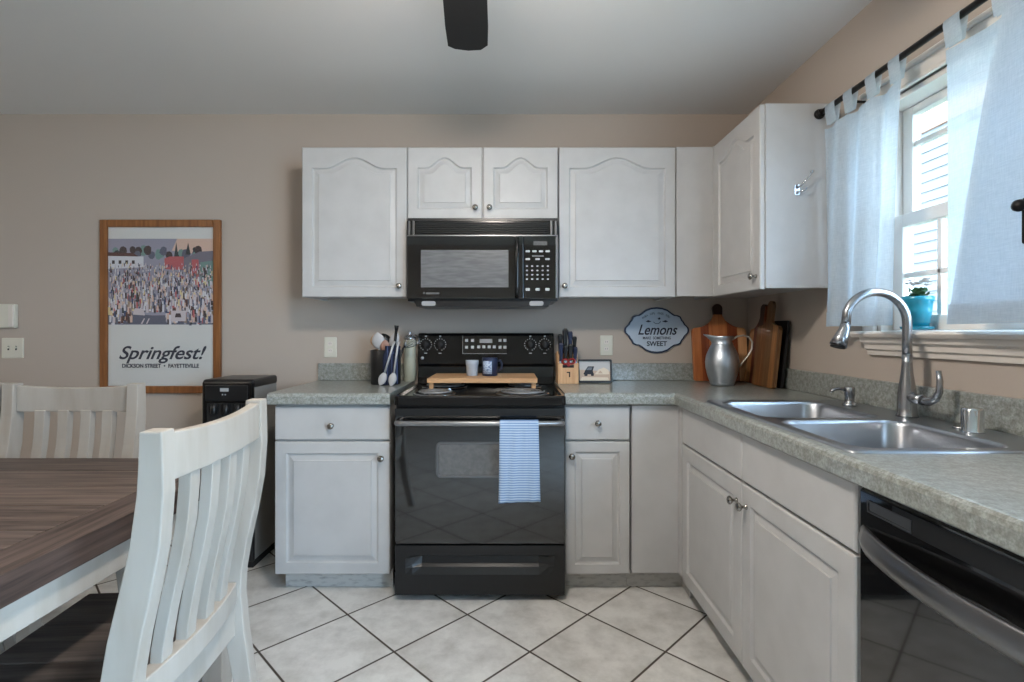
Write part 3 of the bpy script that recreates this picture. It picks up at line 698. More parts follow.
# ------------------------------------------------------------------ microwave
def make_micro():
    t = thing('microwave', 'black over-the-range microwave under the short upper cabinet', 'microwave', (-.1325, 0, 0))
    hw = .377
    b = MB(); b.box(-hw, hw, -.36, -.004, 1.345, 1.764); b.build('body', M['blackmid'], t)
    b = MB(); b.box(-hw, hw, -.386, -.36, 1.674, 1.745)
    b.build('vent_housing', M['black'], t, bevel=.003)
    g = MB()
    for k in range(6): g.box(-.330, .330, -.394, -.386, 1.683+k*.0095, 1.688+k*.0095)
    g.build('vent_grille', M['blackmatte'], t)
    for x in (-.365, -.343, .343, .365):
        g = MB(); g.box(x-.004, x+.004, -.396, -.386, 1.676, 1.743); g.build('vent_end_trim', M['dwhandle'], t)
    b = MB(); b.box(-hw, .205, -.392, -.36, 1.356, 1.668); dr = b.build('door', M['bgloss'], t, bevel=.004)
    b = MB(); b.box(-.306, .130, -.3935, -.392, 1.412, 1.598); b.build('window', M['mw_glass'], dr)
    b = MB(); b.tube([(.172,-.392,1.655),(.172,-.412,1.645),(.172,-.417,1.60),(.172,-.417,1.42),(.172,-.412,1.375),(.172,-.392,1.365)], .011, 10); b.build('handle', M['black'], dr)
    b = MB(); b.lathe([(.006,0),(.006,.001),(.001,.0012)], (0,0,0),'y',14); b.v = [(p[0]-.29,-.392-p[1],p[2]+1.384) for p in b.v]; b.box(-.28, -.215, -.3928, -.392, 1.378, 1.388); b.build('badge', M['oven_glass'], dr)
    b = MB(); b.box(.207, hw, -.390, -.36, 1.356, 1.668); pn = b.build('control_panel', M['bgloss'], t, bevel=.003)
    b = MB(); b.box(-hw, hw, -.391, -.386, 1.668, 1.674); b.build('trim_strip', M['dwhandle'], t)
    b = MB(); b.box(.365, hw, -.3935, -.390, 1.36, 1.665); b.build('side_trim', M['dwhandle'], pn)
    b = MB(); b.box(.255, .322, -.391, -.390, 1.622, 1.642); b.build('display', M['oven_glass'], pn)
    def btn(x, z, w=.011, h=.005):
        q = MB(); q.prism(rrect(0, 0, w, h, min(h, w)*.6, 3), -.0015, 0, 'xz'); o = q.build('button', M['print'], pn); o.location = (x, -.390, z)
    for k in range(4): btn(.226+.033*k, 1.592)
    for k in range(3): btn(.226+.049*k, 1.553)
    b = MB(); b.box(.248, .305, -.3905, -.390, 1.567, 1.570); b.build('printed_line', M['print'], pn)
    for r in range(4):
        for c_ in range(5): btn(.222+.026*c_, 1.518-.0215*r, .005, .0035)
    for k in range(3): btn(.226+.049*k, 1.402, .011, .007)
    # underside with lamps
    b = MB(); b.prism([(-.33, 1.318), (.33, 1.318), (.345, 1.345), (-.345, 1.345)], -.375, -.05, 'xz'); b.build('underside_pan', M['blackmid'], t)
    for x in (-.27, .27):
        b = MB(); b.prism(rrect(0, 0, .035, .012, .01), -.003, 0, 'xz'); o = b.build('lamp_cover', M['greybtn'], t); o.location = (x, -.374, 1.333)
make_micro()

# ------------------------------------------------------------------ dishwasher
def make_dw():
    t = thing('dishwasher', 'black built-in dishwasher with a curved bar handle under the counter', 'dishwasher', (.79, -1.822, 0), -PI/2)
    w = .606
    b = MB(); b.box(0, w, .0, .54, .10, .858); b.build('tub', M['blackmatte'], t)
    b = MB(); b.prism([(-.022,.845),(-.012,.856),(.0,.856),(.0,.115),(-.022,.115)], .003, w-.003, 'yz'); dr = b.build('door', M['bgloss'], t, bevel=.002)
    b = MB(); b.prism([(-.024,.800),(-.024,.846),(-.022,.846),(-.022,.800)], .05, w-.02, 'yz') if False else b.box(.10, w-.02, -.0235, -.022, .803, .842)
    b.build('control_strip', M['blackmid'], dr)
    b = MB(); b.box(.03, .15, -.0255, -.0235, .806, .809); b.box(.03, .15, -.0255, -.0235, .828, .831); b.box(.03, .033, -.0255, -.0235, .809, .828); b.box(.147, .15, -.0255, -.0235, .809, .828); b.box(.035, .145, -.0238, -.0228, .81, .827)
    b.build('vent', M['dwhandle'], dr)
    # bowed flat bar
    rs = []
    for k in range(25):
        u = k/24; x = .012+u*(w-.024); bow = .052*math.sin(PI*u)**.75; y = -.022-bow
        zt = .772-.002*math.sin(PI*u); zb = .716+.004*math.sin(PI*u)
        rs.append([(x, y-.004, zb+.008), (x, y-.010, (zt+zb)/2), (x, y-.004, zt-.004), (x, y, zt), (x, y+.010, zt-.003), (x, y+.012, zb+.003), (x, y, zb)])
    b = MB(); b.rings(rs); b.build('handle', M['dwhandle'], dr)
    b = MB(); b.box(0, w, .04, .06, 0, .10); b.build('toe_panel', M['blackmatte'], t)
make_dw()

# ------------------------------------------------------------------ things on the counters
CZ = .9142
# utensil crock
t = thing('utensil_crock', 'black utensil crock on the counter left of the range', 'utensil holder', (-.655, -.215, CZ))
b = MB(); b.lathe([(.074,0),(.078,.004),(.080,.178),(.078,.182),(.075,.182),(.074,.175),(.073,.01),(.001,.01)], n=28); b.build('body', M['blackmid'], t)
def spoon(name, label, p0, p1, r, head, mt, flat=.35, group='cooking utensils in the crock'):
    """handle from p0 to p1, an oval head beyond p1"""
    p0 = Vector(p0); p1 = Vector(p1); d = (p1-p0).normalized()
    b = MB(); b.tube([p0, (p0+p1)/2, p1], r, 8)
    pts = []; rr = []
    for k in range(9):
        u = k/8; pts.append(p1+d*(head[0]*2*u-.004)); rr.append(max(.001, head[1]*math.sin(PI*(.06+.94*u))**.7))
    b.tube(pts, rr, 12, flat=flat, up=(1,0,0))
    return tag(b.build(name, mt), label, 'utensil', group)
cx, cy = -.655, -.215
spoon('serving_spoon', 'large pale blue-grey serving spoon at the left of the black crock', (cx-.015, cy, CZ+.03), (cx-.030, cy-.02, CZ+.19), .006, (.045, .036), M['greyspoon'], .35)
spoon('wooden_spoon', 'tan wooden spoon leaning far left in the black crock', (cx-.01, cy+.03, CZ+.03), (cx-.060, cy+.045, CZ+.20), .006, (.034, .028), M['tan'], .4)
spoon('ladle', 'black round ladle standing behind the pale spoon in the crock', (cx+.03, cy+.02, CZ+.02), (cx-.010, cy+.02, CZ+.21), .006, (.032, .036), M['blackmid'], .6)
spoon('spatula', 'pinkish tan silicone spatula in the middle of the black crock', (cx, cy-.03, CZ+.02), (cx+.004, cy-.035, CZ+.17), .006, (.035, .026), mat('spatula_tan', (160,124,110), .5), .25)
spoon('white_spatula', 'wide pale spatula leaning right in the black crock', (cx-.02, cy-.01, CZ+.02), (cx+.038, cy-.015, CZ+.20), .006, (.042, .026), M['greyspoon'], .3)
b = MB(); b.tube([(cx+.03, cy-.03, CZ+.06), (cx+.055, cy-.03, CZ+.22), (cx+.062, cy-.03, CZ+.285)], [.006,.007,.008], 8); b.tube([(cx+.062, cy-.03, CZ+.285),(cx+.064, cy-.03, CZ+.31)], [.0085,.012], 8)
tag(b.build('black_turner', M['blackmatte']), 'tallest black-ended utensil handle sticking up from the crock', 'utensil', 'cooking utensils in the crock')
# whisk leaning right
b = MB(); base = Vector((cx+.04, cy+.02, CZ+.03)); top = Vector((cx+.085, cy+.03, CZ+.19)); b.tube([base, top], .006, 8)
dirv = Vector((.78, .05, .62)).normalized(); sid = dirv.cross(Vector((0,1,0))).normalized()
for k in range(6):
    a = PI*k/6; lat = sid*math.cos(a)+Vector((0,1,0))*math.sin(a); pts = []
    for j in range(13):
        u = j/12; s_ = math.sin(PI*u)*.034*(1 if True else 0); w_ = math.cos(PI*u)
        pts.append(top+dirv*(.10*math.sin(PI*u))+lat*(.034*math.sin(2*PI*u)*1.0))
    b.tube(pts, .0013, 5)
tag(b.build('whisk', M['steel']), 'wire whisk leaning right from the black crock over the range', 'whisk', 'cooking utensils in the crock')
# two long pale spoons hanging down outside the crock and a striped cloth
for k, (x0, x1) in enumerate(((cx+.062, cx+.008), (cx+.088, cx+.056))):
    b = MB(); z0 = CZ+.205; z1 = CZ+.065; yy_ = cy-.092-.004*k
    b.tube([(x0, cy-.07, z0+.02), (x0-.004, yy_, z0), (x1+.008, yy_, z1)], .0055, 8)
    d_ = Vector((x1-x0, 0, z1-z0)).normalized(); pts = [Vector((x1+.008, yy_, z1))+d_*(.07*q/8) for q in range(9)]
    b.tube(pts, [max(.002, .021*math.sin(PI*(.08+.9*q/8))**.7) for q in range(9)], 12, flat=.4, up=(1,0,0))
    tag(b.build('hanging_spoon', M['greyspoon']), ['left one of two pale spoons hanging outside the black crock', 'right one of two pale spoons hanging outside the black crock'][k], 'spoon', 'pale spoons hanging outside the crock')
def cloth(u, v):
    a = -PI/2+.05+1.0*u
    r = .083+.002*math.sin(u*14)
    return (cx+r*math.cos(a)+(.012 if v > .8 else 0)*v, cy+r*math.sin(a), CZ+.004+.20*v)
mm = mat('cloth_navy', (24,30,52), .9, noise=((120,120,3), (70,80,112), .58, .64, 1))
b = MB(); b.grid(cloth, 16, 8); tag(b.build('hanging_cloth', mm, solid=.004), 'navy cloth hanging over the right side of the black crock', 'cloth')
# pale canister behind
t = thing('tall_canister', 'tall pale green canister between the black crock and the range', 'canister', (-.555, -.075, CZ))
b = MB(); b.lathe([(.030,0),(.033,.004),(.033,.225),(.030,.232),(.001,.232)], n=24); b.build('body', M['greenglass'], t)
b = MB(); b.lathe([(.031,.232),(.034,.236),(.034,.246),(.024,.258),(.010,.262),(.009,.270),(.012,.276),(.001,.280)], n=24); b.build('lid', M['chrome'], t)

# knife block
t = thing('knife_block', 'light wood knife block with black handled knives right of the range', 'knife block', (.315, -.155, CZ))
b = MB(); b.prism([(-.062,0),(.062,0),(.062,.155),(.0,.172),(-.035,.11),(-.062,.11)], -.056, .056, 'yz'); b.build('block', M['block'], t, bevel=.003)
b = MB(); b.box(-.030,.030,-.0632,-.062,.086,.100); b.box(-.008,.010,-.0632,-.062,.058,.064); b.box(.004,.010,-.0632,-.062,.036,.06); b.build('printed_mark', M['blackmatte'], t)
kn = [(-.037,-.046,.112,.105,.019),(-.012,-.044,.112,.092,.018),(.013,-.044,.112,.100,.019),(.038,-.046,.112,.085,.018),(-.036,-.002,.160,.105,.021),(-.010,.006,.165,.130,.022),(.016,.0,.162,.118,.021),(.040,.004,.162,.09,.019)]
for k, (x, y, z, L_, w_) in enumerate(kn):
    b = MB(); lean = -.18
    sec = lambda s_, q=1: [(x+sx*w_*.55*q+x*.25*s_/.1*.1, y+sy*w_*.8*q+lean*s_*.5, z+s_) for sx, sy in ((-1,-1),(1,-1),(1,1),(-1,1))]
    b.rings([sec(-.0, .85), sec(L_*.3, .8), sec(L_*.6, .9), sec(L_*.9, 1.1), sec(L_, .8)], smooth=False)
    kobj = b.build('knife', M['navy'] if k % 3 == 0 else M['blackmid'], None, bevel=.003)
    kobj.location = (.315, -.155, CZ)
    b2 = MB(); b2.box(x-w_*.5, x+w_*.5, y-w_*.75, y+w_*.7, z-.004, z+.010); b2.build('bolster', M['steel'], kobj)
    tag(kobj, ['leftmost','second from left','third from left','rightmost'][k % 4] + ' dark handled knife in the ' + ('lower front row' if k < 4 else 'taller back row') + ' of the knife block', 'knife', 'knives in the knife block')
b = MB(); b.tube([(-.016+.017*math.cos(a), -.066, .118+.013*math.sin(a)) for a in [2*PI*k/14 for k in range(14)]], .0048, 8, loop=True)
b.tube([(.018+.017*math.cos(a), -.066, .120+.013*math.sin(a)) for a in [2*PI*k/14 for k in range(14)]], .0048, 8, loop=True); b.box(-.006,.008,-.07,-.062,.094,.115)
o = b.build('scissors', M['red']); o.location = (.315, -.155, CZ); tag(o, 'red handled scissors tucked in front of the knife block', 'scissors')

# small framed picture of a car
t = thing('picture_frame', 'small black framed picture of a dark car leaning on the counter', 'picture frame', (.466, -.16, CZ+.001)); t.rotation_euler = (math.radians(-8), 0, 0)
def frame(bm, hw, z0, z1, fw, y0, y1):
    bm.rings([[(x, y1, z) for x, z in rrect(0,(z0+z1)/2,hw,(z1-z0)/2,.008,3)], [(x, y0, z) for x, z in rrect(0,(z0+z1)/2,hw,(z1-z0)/2,.008,3)], [(x, y0, z) for x, z in rrect(0,(z0+z1)/2,hw-fw,(z1-z0)/2-fw,.004,3)], [(x, y1, z) for x, z in rrect(0,(z0+z1)/2,hw-fw,(z1-z0)/2-fw,.004,3)]], loop=True, smooth=False)
b = MB(); frame(b, .094, 0, .126, .010, -.012, .0); b.build('frame', M['blackmid'], t, bevel=.002)
b = MB(); ms = [mat('art_sand', (200,178,158), .7), mat('art_sky', (196,196,196), .7), mat('art_dark', (36,40,50), .6), mat('art_grey', (110,116,126), .6), mat('art_cream', (226,214,196), .7)]
b.box(-.086, .086, -.003, -.001, .008, .118)
def flat(bm, mi, pts, y): bm.cur = mi; bm.add([(x, y, z) for x, z in pts], [tuple(range(len(pts)))])
flat(b, 1, [(-.086,.07),(.086,.06),(.086,.118),(-.086,.118)], -.0035)
flat(b, 4, [(.0,.045),(.02,.07),(.05,.082),(.075,.068),(.08,.045)], -.0037)
flat(b, 4, [(-.08,.012),(.08,.012),(.07,.028),(-.07,.03)], -.0037)
flat(b, 2, [(-.062,.045),(-.052,.066),(-.036,.088),(-.002,.088),(-.010,.066),(-.006,.045)], -.0039)
flat(b, 3, [(-.047,.068),(-.034,.083),(-.012,.083),(-.018,.068)], -.0041)
flat(b, 2, [(-.056,.036),(-.040,.036),(-.038,.050),(-.058,.050)], -.0041); flat(b, 2, [(-.020,.036),(-.006,.036),(-.004,.05),(-.022,.05)], -.0041)
flat(b, 0, [(.018,.05),(.03,.066),(.044,.05)], -.0039)
b.build('picture', ms, t)
b = MB(); b.box(-.02,.02,0,.006,.02,.11); b.build('backing', M['blackmatte'], t)

# wall outlets and switches
def plate(name, label, x, z, kind, w=.036, hgt=.058):
    t = thing(name, label, 'outlet' if kind == 'outlet' else 'light switch', (x, -.0005, z))
    b = MB(); b.rings([[(a, 0, c) for a, c in rrect(0,0,w,hgt,.005,3)], [(a, -.004, c) for a, c in rrect(0,0,w,hgt,.005,3)], [(a, -.006, c) for a, c in rrect(0,0,w-.004,hgt-.004,.005,3)]], smooth=False); b.build('cover_plate', M['almond'], t)
    if kind == 'outlet':
        for s_ in (-1, 1):
            b = MB(); b.prism(rrect(0, s_*.020, .013, .012, .007, 4), -.008, -.006, 'xz'); r_ = b.build('receptacle', M['trim'], t)
            b = MB(); b.box(-.006,-.0045,-.0084,-.008,s_*.02-.003,s_*.02+.006); b.box(.0045,.006,-.0084,-.008,s_*.02-.003,s_*.02+.006); b.build('slot', M['blackmatte'], r_)
    else:
        for s_ in (-1, 1):
            b = MB(); b.box(s_*.022-.005, s_*.022+.005, -.0066, -.006, -.012, .012); q_ = b.build('switch_recess', M['inside'], t)
            b = MB(); b.box(s_*.022-.004, s_*.022+.004, -.016, -.006, -.002, .009); b.build('toggle', M['almond'], t, bevel=.001)
    return t
plate('wall_outlet', 'almond wall outlet above the left counter', -1.024, 1.103, 'outlet')
plate('wall_outlet', 'pale wall outlet behind the small framed picture', .558, 1.113, 'outlet')
plate('light_switch', 'almond double light switch plate at the far left of the wall', -2.845, 1.098, 'switch', .062, .058)
t = thing('thermostat', 'almond thermostat box on the wall above the light switch', 'thermostat', (-2.90, -.001, 1.282))
b = MB(); b.prism(rrect(0,0,.085,.068,.006,3), -.024, 0, 'xz'); b.build('case', M['almond'], t, bevel=.004)
b = MB(); b.prism(rrect(.068,0,.014,.062,.004,3), -.030, -.024, 'xz'); b.build('cover_edge', M['trim'], t, bevel=.002)

# ------------------------------------------------------------------ lemons sign
t = thing('wall_sign', 'scalloped blue-grey sign with dark lettering on the wall beside the cutting boards', 'sign', (.845, -.002, 1.200))
def signpts(k):
    # scalloped cartouche: quarter outline mirrored
    q = [(.186,0),(.183,.014),(.172,.026),(.163,.034),(.156,.048),(.146,.060),(.138,.078),(.122,.086),(.104,.088),(.088,.098),(.062,.118),(.032,.129),(0,.132)]
    pts = q + [(-x, z) for x, z in q[-2::-1]] + [(-x, -z) for x, z in q[1:]] + [(x, -z) for x, z in q[-2:0:-1]]
    return [(x*k[0], z*k[1]) for x, z in pts]
b = MB(); b.prism(signpts((1,1)), -.008, 0, 'xz'); b.build('border', M['navy'], t, bevel=.001)
b = MB(); b.prism(signpts((.945,.925)), -.0095, -.008, 'xz'); b.build('panel', mat('sign_blue', (176,190,206), .6), t)
text_mesh('lettering', 'Lemons', .082, M['ink'], t, (0,-.0105,.0), shear=.35, width=.225, bold=.0012)
text_mesh('lettering', 'MAKE  SOMETHING', .022, M['ink'], t, (0,-.0105,-.045), width=.16, bold=.0004)
text_mesh('lettering', 'SWEET', .038, M['ink'], t, (0,-.0105,-.078), width=.115, bold=.0008)
# curved top line: one short word at a time along an arc
for wd_, a_, w_ in (('WHEN', .58, .036), ('LIFE', .20, .028), ('GIVES', -.17, .034), ('YOU', -.52, .026)):
    rr = .125; text_mesh('lettering', wd_, .018, M['ink'], t, (-rr*math.sin(a_), -.0105, -.028+rr*math.cos(a_)), rot=(PI/2, -a_, 0), width=w_)
b = MB(); b.tube([(-.02,-.0105,.048),(-.008,-.0105,.038),(.010,-.0105,.038),(.022,-.0105,.050)], .0014, 6)
for s_ in (-1, 1): b.prism([(s_*.030,.050),(s_*.05,.058),(s_*.064,.050),(s_*.05,.045)], -.011, -.0095, 'xz')
b.prism([(.004,.068),(.016,.074),(.022,.064),(.012,.060)], -.011, -.0095, 'xz'); b.build('leaf_ornament', M['ink'], t)

# ------------------------------------------------------------------ poster
t = thing('framed_poster', 'wood framed festival poster of a crowded street on the back wall', 'poster', (-1.990, -.001, 1.3355))
hw_, hh = .3445, .4955
b = MB(); fw = .042
for (a0, a1, c0, c1) in ((-hw_, -hw_+fw, -hh, hh), (hw_-fw, hw_, -hh, hh)): b.box(a0, a1, -.022, 0, c0, c1)
for c0, c1 in ((-hh, -hh+fw), (hh-fw, hh)): b.box(-hw_+fw, hw_-fw, -.022, 0, c0, c1)
b.build('frame', M['walnut'], t, bevel=.005)
b = MB(); b.box(-hw_+fw-.004, hw_-fw+.004, -.008, -.004, -hh+fw-.004, hh-fw+.004); pp = b.build('paper', M['paper'], t)
pal = [(146,144,160),(206,176,160),(92,94,110),(66,54,56),(176,92,96),(206,206,212),(58,72,104),(138,120,106),(110,140,134),(196,186,190),(86,54,52),(116,112,124),(52,58,62),(214,196,150)]
pm = [mat('poster_ink', c_, .7) for c_ in pal]
b = MB(); iw = hw_-fw+.003; iz0, iz1 = -.052, .392
flat(b, 0, [(-iw,iz0),(iw,iz0),(iw,iz1),(-iw,iz1)], -.0084)
flat(b, 1, [(iw*.2,.33),(iw,.30),(iw,iz1),(iw*.3,iz1)], -.0086)
rd = random.Random(3)
for k in range(26):      # distant trees
    x = -iw+.02+rd.random()*(2*iw-.05); z = .30+rd.random()*.035; r = .012+.014*rd.random()
    flat(b, rd.choice((12,8,3,2)), [(x+r*math.cos(a)*(.8+.4*rd.random()), z+r*1.1*math.sin(a)) for a in [2*PI*q/9 for q in range(9)]], -.0088-.00002*k)
flat(b, 5, [(-iw,.235),(-.10,.245),(-.10,.300),(-iw,.305)], -.0095); flat(b, 10, [(-iw,.303),(-.13,.300),(-.16,.318),(-iw,.322)], -.0096)
for k in range(4): flat(b, 3, [(-iw+.025+k*.038,.262),(-iw+.041+k*.038,.262),(-iw+.041+k*.038,.280),(-iw+.025+k*.038,.280)], -.0097)
flat(b, 4, [(.02,.235),(.13,.23),(.13,.30),(.05,.30),(.02,.29)], -.0095); flat(b, 11, [(.13,.22),(iw,.17),(iw,.33),(.22,.325),(.13,.29)], -.0096)
flat(b, 4, [(.175,.20),(.215,.195),(.215,.285),(.175,.285)], -.0097); flat(b, 8, [(.225,.16),(iw,.14),(iw,.28),(.225,.27)], -.0098); flat(b, 3, [(.245,.19),(.258,.19),(.258,.24),(.245,.24)], -.0099)
flat(b, 12, [(.075,.30),(.087,.375),(.099,.30)], -.0097); flat(b, 12, [(.14,.31),(.155,.372),(.17,.31)], -.0097)
flat(b, 2, [(-iw,iz0),(iw,iz0),(iw,.0),(-.05,-.005),(-iw,.02)], -.0090)
n_ = 0
for k in range(1900):     # the crowd: figures larger towards the bottom
    q = rd.random()**.8; z = .265-q*.29; sc_ = .0045+.0095*q
    x = -iw+.01+rd.random()*(2*iw-.02)
    if z < .03 and abs(x+.07) < .10: continue
    h_ = sc_*(1.0+1.4*rd.random()); ci = rd.choice((0,1,2,3,4,5,5,5,6,7,9,9,10,11,12,13,9,1,0,3))
    flat(b, ci, [(x-sc_*.5, z-h_), (x+sc_*.5, z-h_), (x+sc_*(.2+.4*rd.random()), z+h_*.5), (x-sc_*(.2+.4*rd.random()), z+h_*.5)], -.0100-.0000006*k)
flat(b, 9, [(.055,-.035),(.14,-.035),(.145,.02),(.06,.02)], -.0112); flat(b, 9, [(-.16,.0),(-.09,-.005),(-.10,.03),(-.15,.032)], -.0112)
flat(b, 9, [(-.115,-.048),(-.105,-.048),(-.09,-.02),(-.097,-.02)], -.0112); flat(b, 9, [(-.085,-.048),(-.077,-.048),(-.063,-.02),(-.07,-.02)], -.0112)
flat(b, 3, [(.08,-.015),(.118,-.015),(.112,.006),(.086,.006)], -.0113)
b.v = [(x, y, (z+.052)/.444*.491-.103) for x, y, z in b.v]
b.build('printed_picture', pm, pp)
text_mesh('lettering', 'Springfest!', .105, M['ink'], pp, (-.004, -.0088, -.268), shear=.4, width=.50, bold=.0016)
text_mesh('lettering', 'DICKSON STREET  \u2022  FAYETTEVILLE', .031, M['ink'], pp, (-.004, -.0088, -.340), width=.44, bold=.0010)
b = MB(); b.box(-hw_+fw-.003, hw_-fw+.003, -.0155, -.014, -hh+fw-.003, hh-fw+.003); b.build('glass', M['pane'], t)

# ------------------------------------------------------------------ cutting boards and pitcher in the corner
def handle_outline(hw_, hb, ht, hhd, hole=False, sh=.03):
    """paddle board outline in xz: body half width, body height, total height, handle half width"""
    out = [(-hw_+.012, 0), (hw_-.012, 0), (hw_-.004, .003), (hw_, .012), (hw_, hb-.02), (hw_-.006, hb-.006), (hw_-.02, hb)]
    for k in range(1, 8):
        u = k/8; out.append((hw_-.02-(hw_-.02-hhd)*u, hb+sh*(u**2.2)))
    out += [(hhd, hb+sh+.01)]
    hr = hhd*1.12
    out += [(hr*math.cos(a), ht-hr+hr*math.sin(a)) for a in [PI*k/10 for k in range(11)]]
    out += [(-x, z) for x, z in out[::-1] if z > .002 and not (abs(x) <= hr+1e-6 and z > ht-hr-1e-6)]
    return out
def striped_board(name, label, outl, thick, mt, widths, order, handle_mat=None, split=None):
    """boards glued from strips: clip the outline into vertical strips, each its own island"""
    t = thing(name, label, 'cutting board')
    xs = sorted(set([w_ for w_ in widths])); 
    bm_all = MB(); hand = MB()
    def pick(x):
        return order[min(len(order)-1, sum(1 for w_ in xs[1:] if w_ < x))] % len(mt)
    me = bpy.data.meshes.new('tmp'); bm = bmesh.new(); vs = [bm.verts.new((x, 0, z)) for x, z in outl]; bm.faces.new(vs)
    for c_ in xs[1:-1]:
        g = bm.verts[:]+bm.edges[:]+bm.faces[:]; bmesh.ops.bisect_plane(bm, geom=g, plane_co=(c_,0,0), plane_no=(1,0,0))
    if split:
        g = bm.verts[:]+bm.edges[:]+bm.faces[:]; bmesh.ops.bisect_plane(bm, geom=g, plane_co=(0,0,split), plane_no=(0,0,1))
    for f_ in bm.faces:
        poly = [(v.co.x, v.co.z) for v in f_.verts]; cz = f_.calc_center_median().z
        tgt = hand if split and cz > split else bm_all
        if tgt is bm_all: tgt.cur = pick(f_.calc_center_median().x)
        tgt.prism(poly, -thick/2, thick/2, 'xz')
    bm.free(); bpy.data.meshes.remove(me)
    bm_all.build('board', mt, t)
    if split: hand.build('handle', handle_mat, t)
    return t
o = handle_outline(.148, .300, .437, .024, sh=.058)
B1 = striped_board('cutting_board', 'wide reddish wood paddle board with dark handle behind the metal pitcher', o, .018, [M['strip_red'], M['strip_orange'], M['strip_pale']], [-.16,-.10,-.055,.0,.045,.10,.16], [1,0,1,1,0,2], M['dkwood'], .375)
B1.location = (1.176, -.100, CZ+.003); B1.rotation_euler = (math.radians(-9.5), 0, math.radians(-4))
o = handle_outline(.118, .29, .42, .024, sh=.05)
B2 = striped_board('cutting_board', 'dark and red striped handled board between the two other boards in the corner', o, .016, [M['strip_red'], M['dkwood'], M['teak'], M['strip_red2']], [-.13,-.07,-.03,.02,.06,.13], [2,3,1,0,3])
B2.rotation_euler = (math.radians(-6), 0, -PI/2); B2.location = (1.298, -.256, CZ+.003)
o = handle_outline(.108, .305, .43, .024, sh=.02)
B3 = striped_board('cutting_board', 'brown teak handled board nearest the sink in the corner', o, .016, [M['teak'], M['strip_brown'], M['dkwood']], [-.12,-.08,-.01,.05,.095,.12], [1,0,1,0,1])
B3.rotation_euler = (math.radians(-6), 0, -PI/2); B3.location = (1.272, -.380, CZ+.003)
# dark slim tray between board 3 and the wall
b = MB(); b.prism(rrect(0,.165,.10,.165,.012,4), -.005, .005, 'xz'); o = b.build('serving_slate', M['blackmatte'], bevel=.001); o.rotation_euler = (math.radians(-6),0,-PI/2); o.location = (1.3155, -.375, CZ+.003)
tag(o, 'thin black board leaning on the right wall behind the teak board', 'cutting board')

t = thing('metal_pitcher', 'galvanised metal pitcher with thin loop handle in front of the boards', 'pitcher', (1.105, -.285, CZ))
prof = [(.050,0),(.056,.002),(.060,.012),(.072,.05),(.081,.09),(.083,.12),(.078,.155),(.064,.19),(.051,.215),(.047,.228),(.050,.242),(.057,.254)]
rs = []; n_ = 32
for r, z in prof+[(.0555,.2545),(.048,.242),(.045,.228),(.049,.213),(.06,.19)]:
    ring = []
    for j in range(n_):
        a = 2*PI*j/n_; k = max(0, math.cos(a-PI*1.03))**10*max(0, (z-.215)/.04); ring.append(((r+.045*k)*math.cos(a), (r+.045*k)*math.sin(a), z+.010*k))
    rs.append(ring)
b = MB(); b.rings(rs, cap1=False); b.build('body', M['pewter'], t)
b = MB()
for z, r in ((.012,.0605),(.214,.0515)): b.tube([(r*math.cos(a), r*math.sin(a), z) for a in [2*PI*k/32 for k in range(32)]], .0022, 6, loop=True)
b.build('rim_band', M['pewter'], t)
b = MB(); b.tube([(.052,0,.236),(.075,-.004,.252),(.105,-.008,.258),(.135,-.01,.250),(.150,-.012,.225),(.148,-.012,.19),(.130,-.01,.155),(.105,-.006,.122),(.086,-.004,.095)], .0048, 10, flat=1.6); b.build('handle', mat('pitcher_handle', (196,190,180), .35, metal=.8), t)

# ------------------------------------------------------------------ plant on the sill
t = thing('flower_pot', 'teal glazed pot with white flowers on the window sill', 'potted plant', (1.358, -1.24, 1.1965)); t.scale = (.80, .80, .95)
b = MB(); b.lathe([(.036,.008),(.040,.010),(.050,.07),(.053,.098),(.057,.100),(.058,.116),(.053,.118),(.050,.110),(.046,.09),(.001,.09)], n=28); b.build('pot', M['teal'], t)
b = MB(); b.lathe([(.046,0),(.056,.003),(.060,.012),(.056,.012),(.050,.006),(.001,.006)], n=28); b.build('saucer', M['teal'], t)
rd = random.Random(5); lf = MB()
for k in range(46):
    a = rd.random()*2*PI; el = .3+rd.random()*1.1; L_ = .02+rd.random()*.018; r = rd.random()*.04
    p = Vector((r*math.cos(a), r*math.sin(a), .10+rd.random()*.035)); d_ = Vector((math.cos(a)*math.cos(el), math.sin(a)*math.cos(el), math.sin(el)*.7)); s_ = d_.cross(Vector((0,0,1))).normalized()*L_*.45
    lf.add([p, p+d_*L_*.5+s_, p+d_*L_, p+d_*L_*.5-s_, p+d_*L_*.5+Vector((0,0,.003))], [(0,1,4),(1,2,4),(2,3,4),(3,0,4)])
for k in range(9): 
    a = 2*PI*k/9; lf.tube([(0.01*math.cos(a),.01*math.sin(a),.09), (.028*math.cos(a),.028*math.sin(a),.142)], .0015, 5)
lf.build('leaves', M['leaf'], t)
for k in range(13):
    a = 2*PI*k/13*3+rd.random()*.4; r = .012+.045*rd.random(); c0 = Vector((r*math.cos(a), r*math.sin(a), .146+.026*rd.random())); fb = MB()
    for q in range(5):
        an = 2*PI*q/5; u_ = Vector((math.cos(an), math.sin(an), .35)); s_ = Vector((-math.sin(an), math.cos(an), 0))*.006
        fb.add([c0, c0+u_*.010+s_*1.3, c0+u_*.019, c0+u_*.010-s_*1.3], [(0,1,2,3)])
    fb.lathe([(.001,-.001),(.0028,0),(.001,.003)], c0, n=6); fb.build('flower', M['petal'], t)

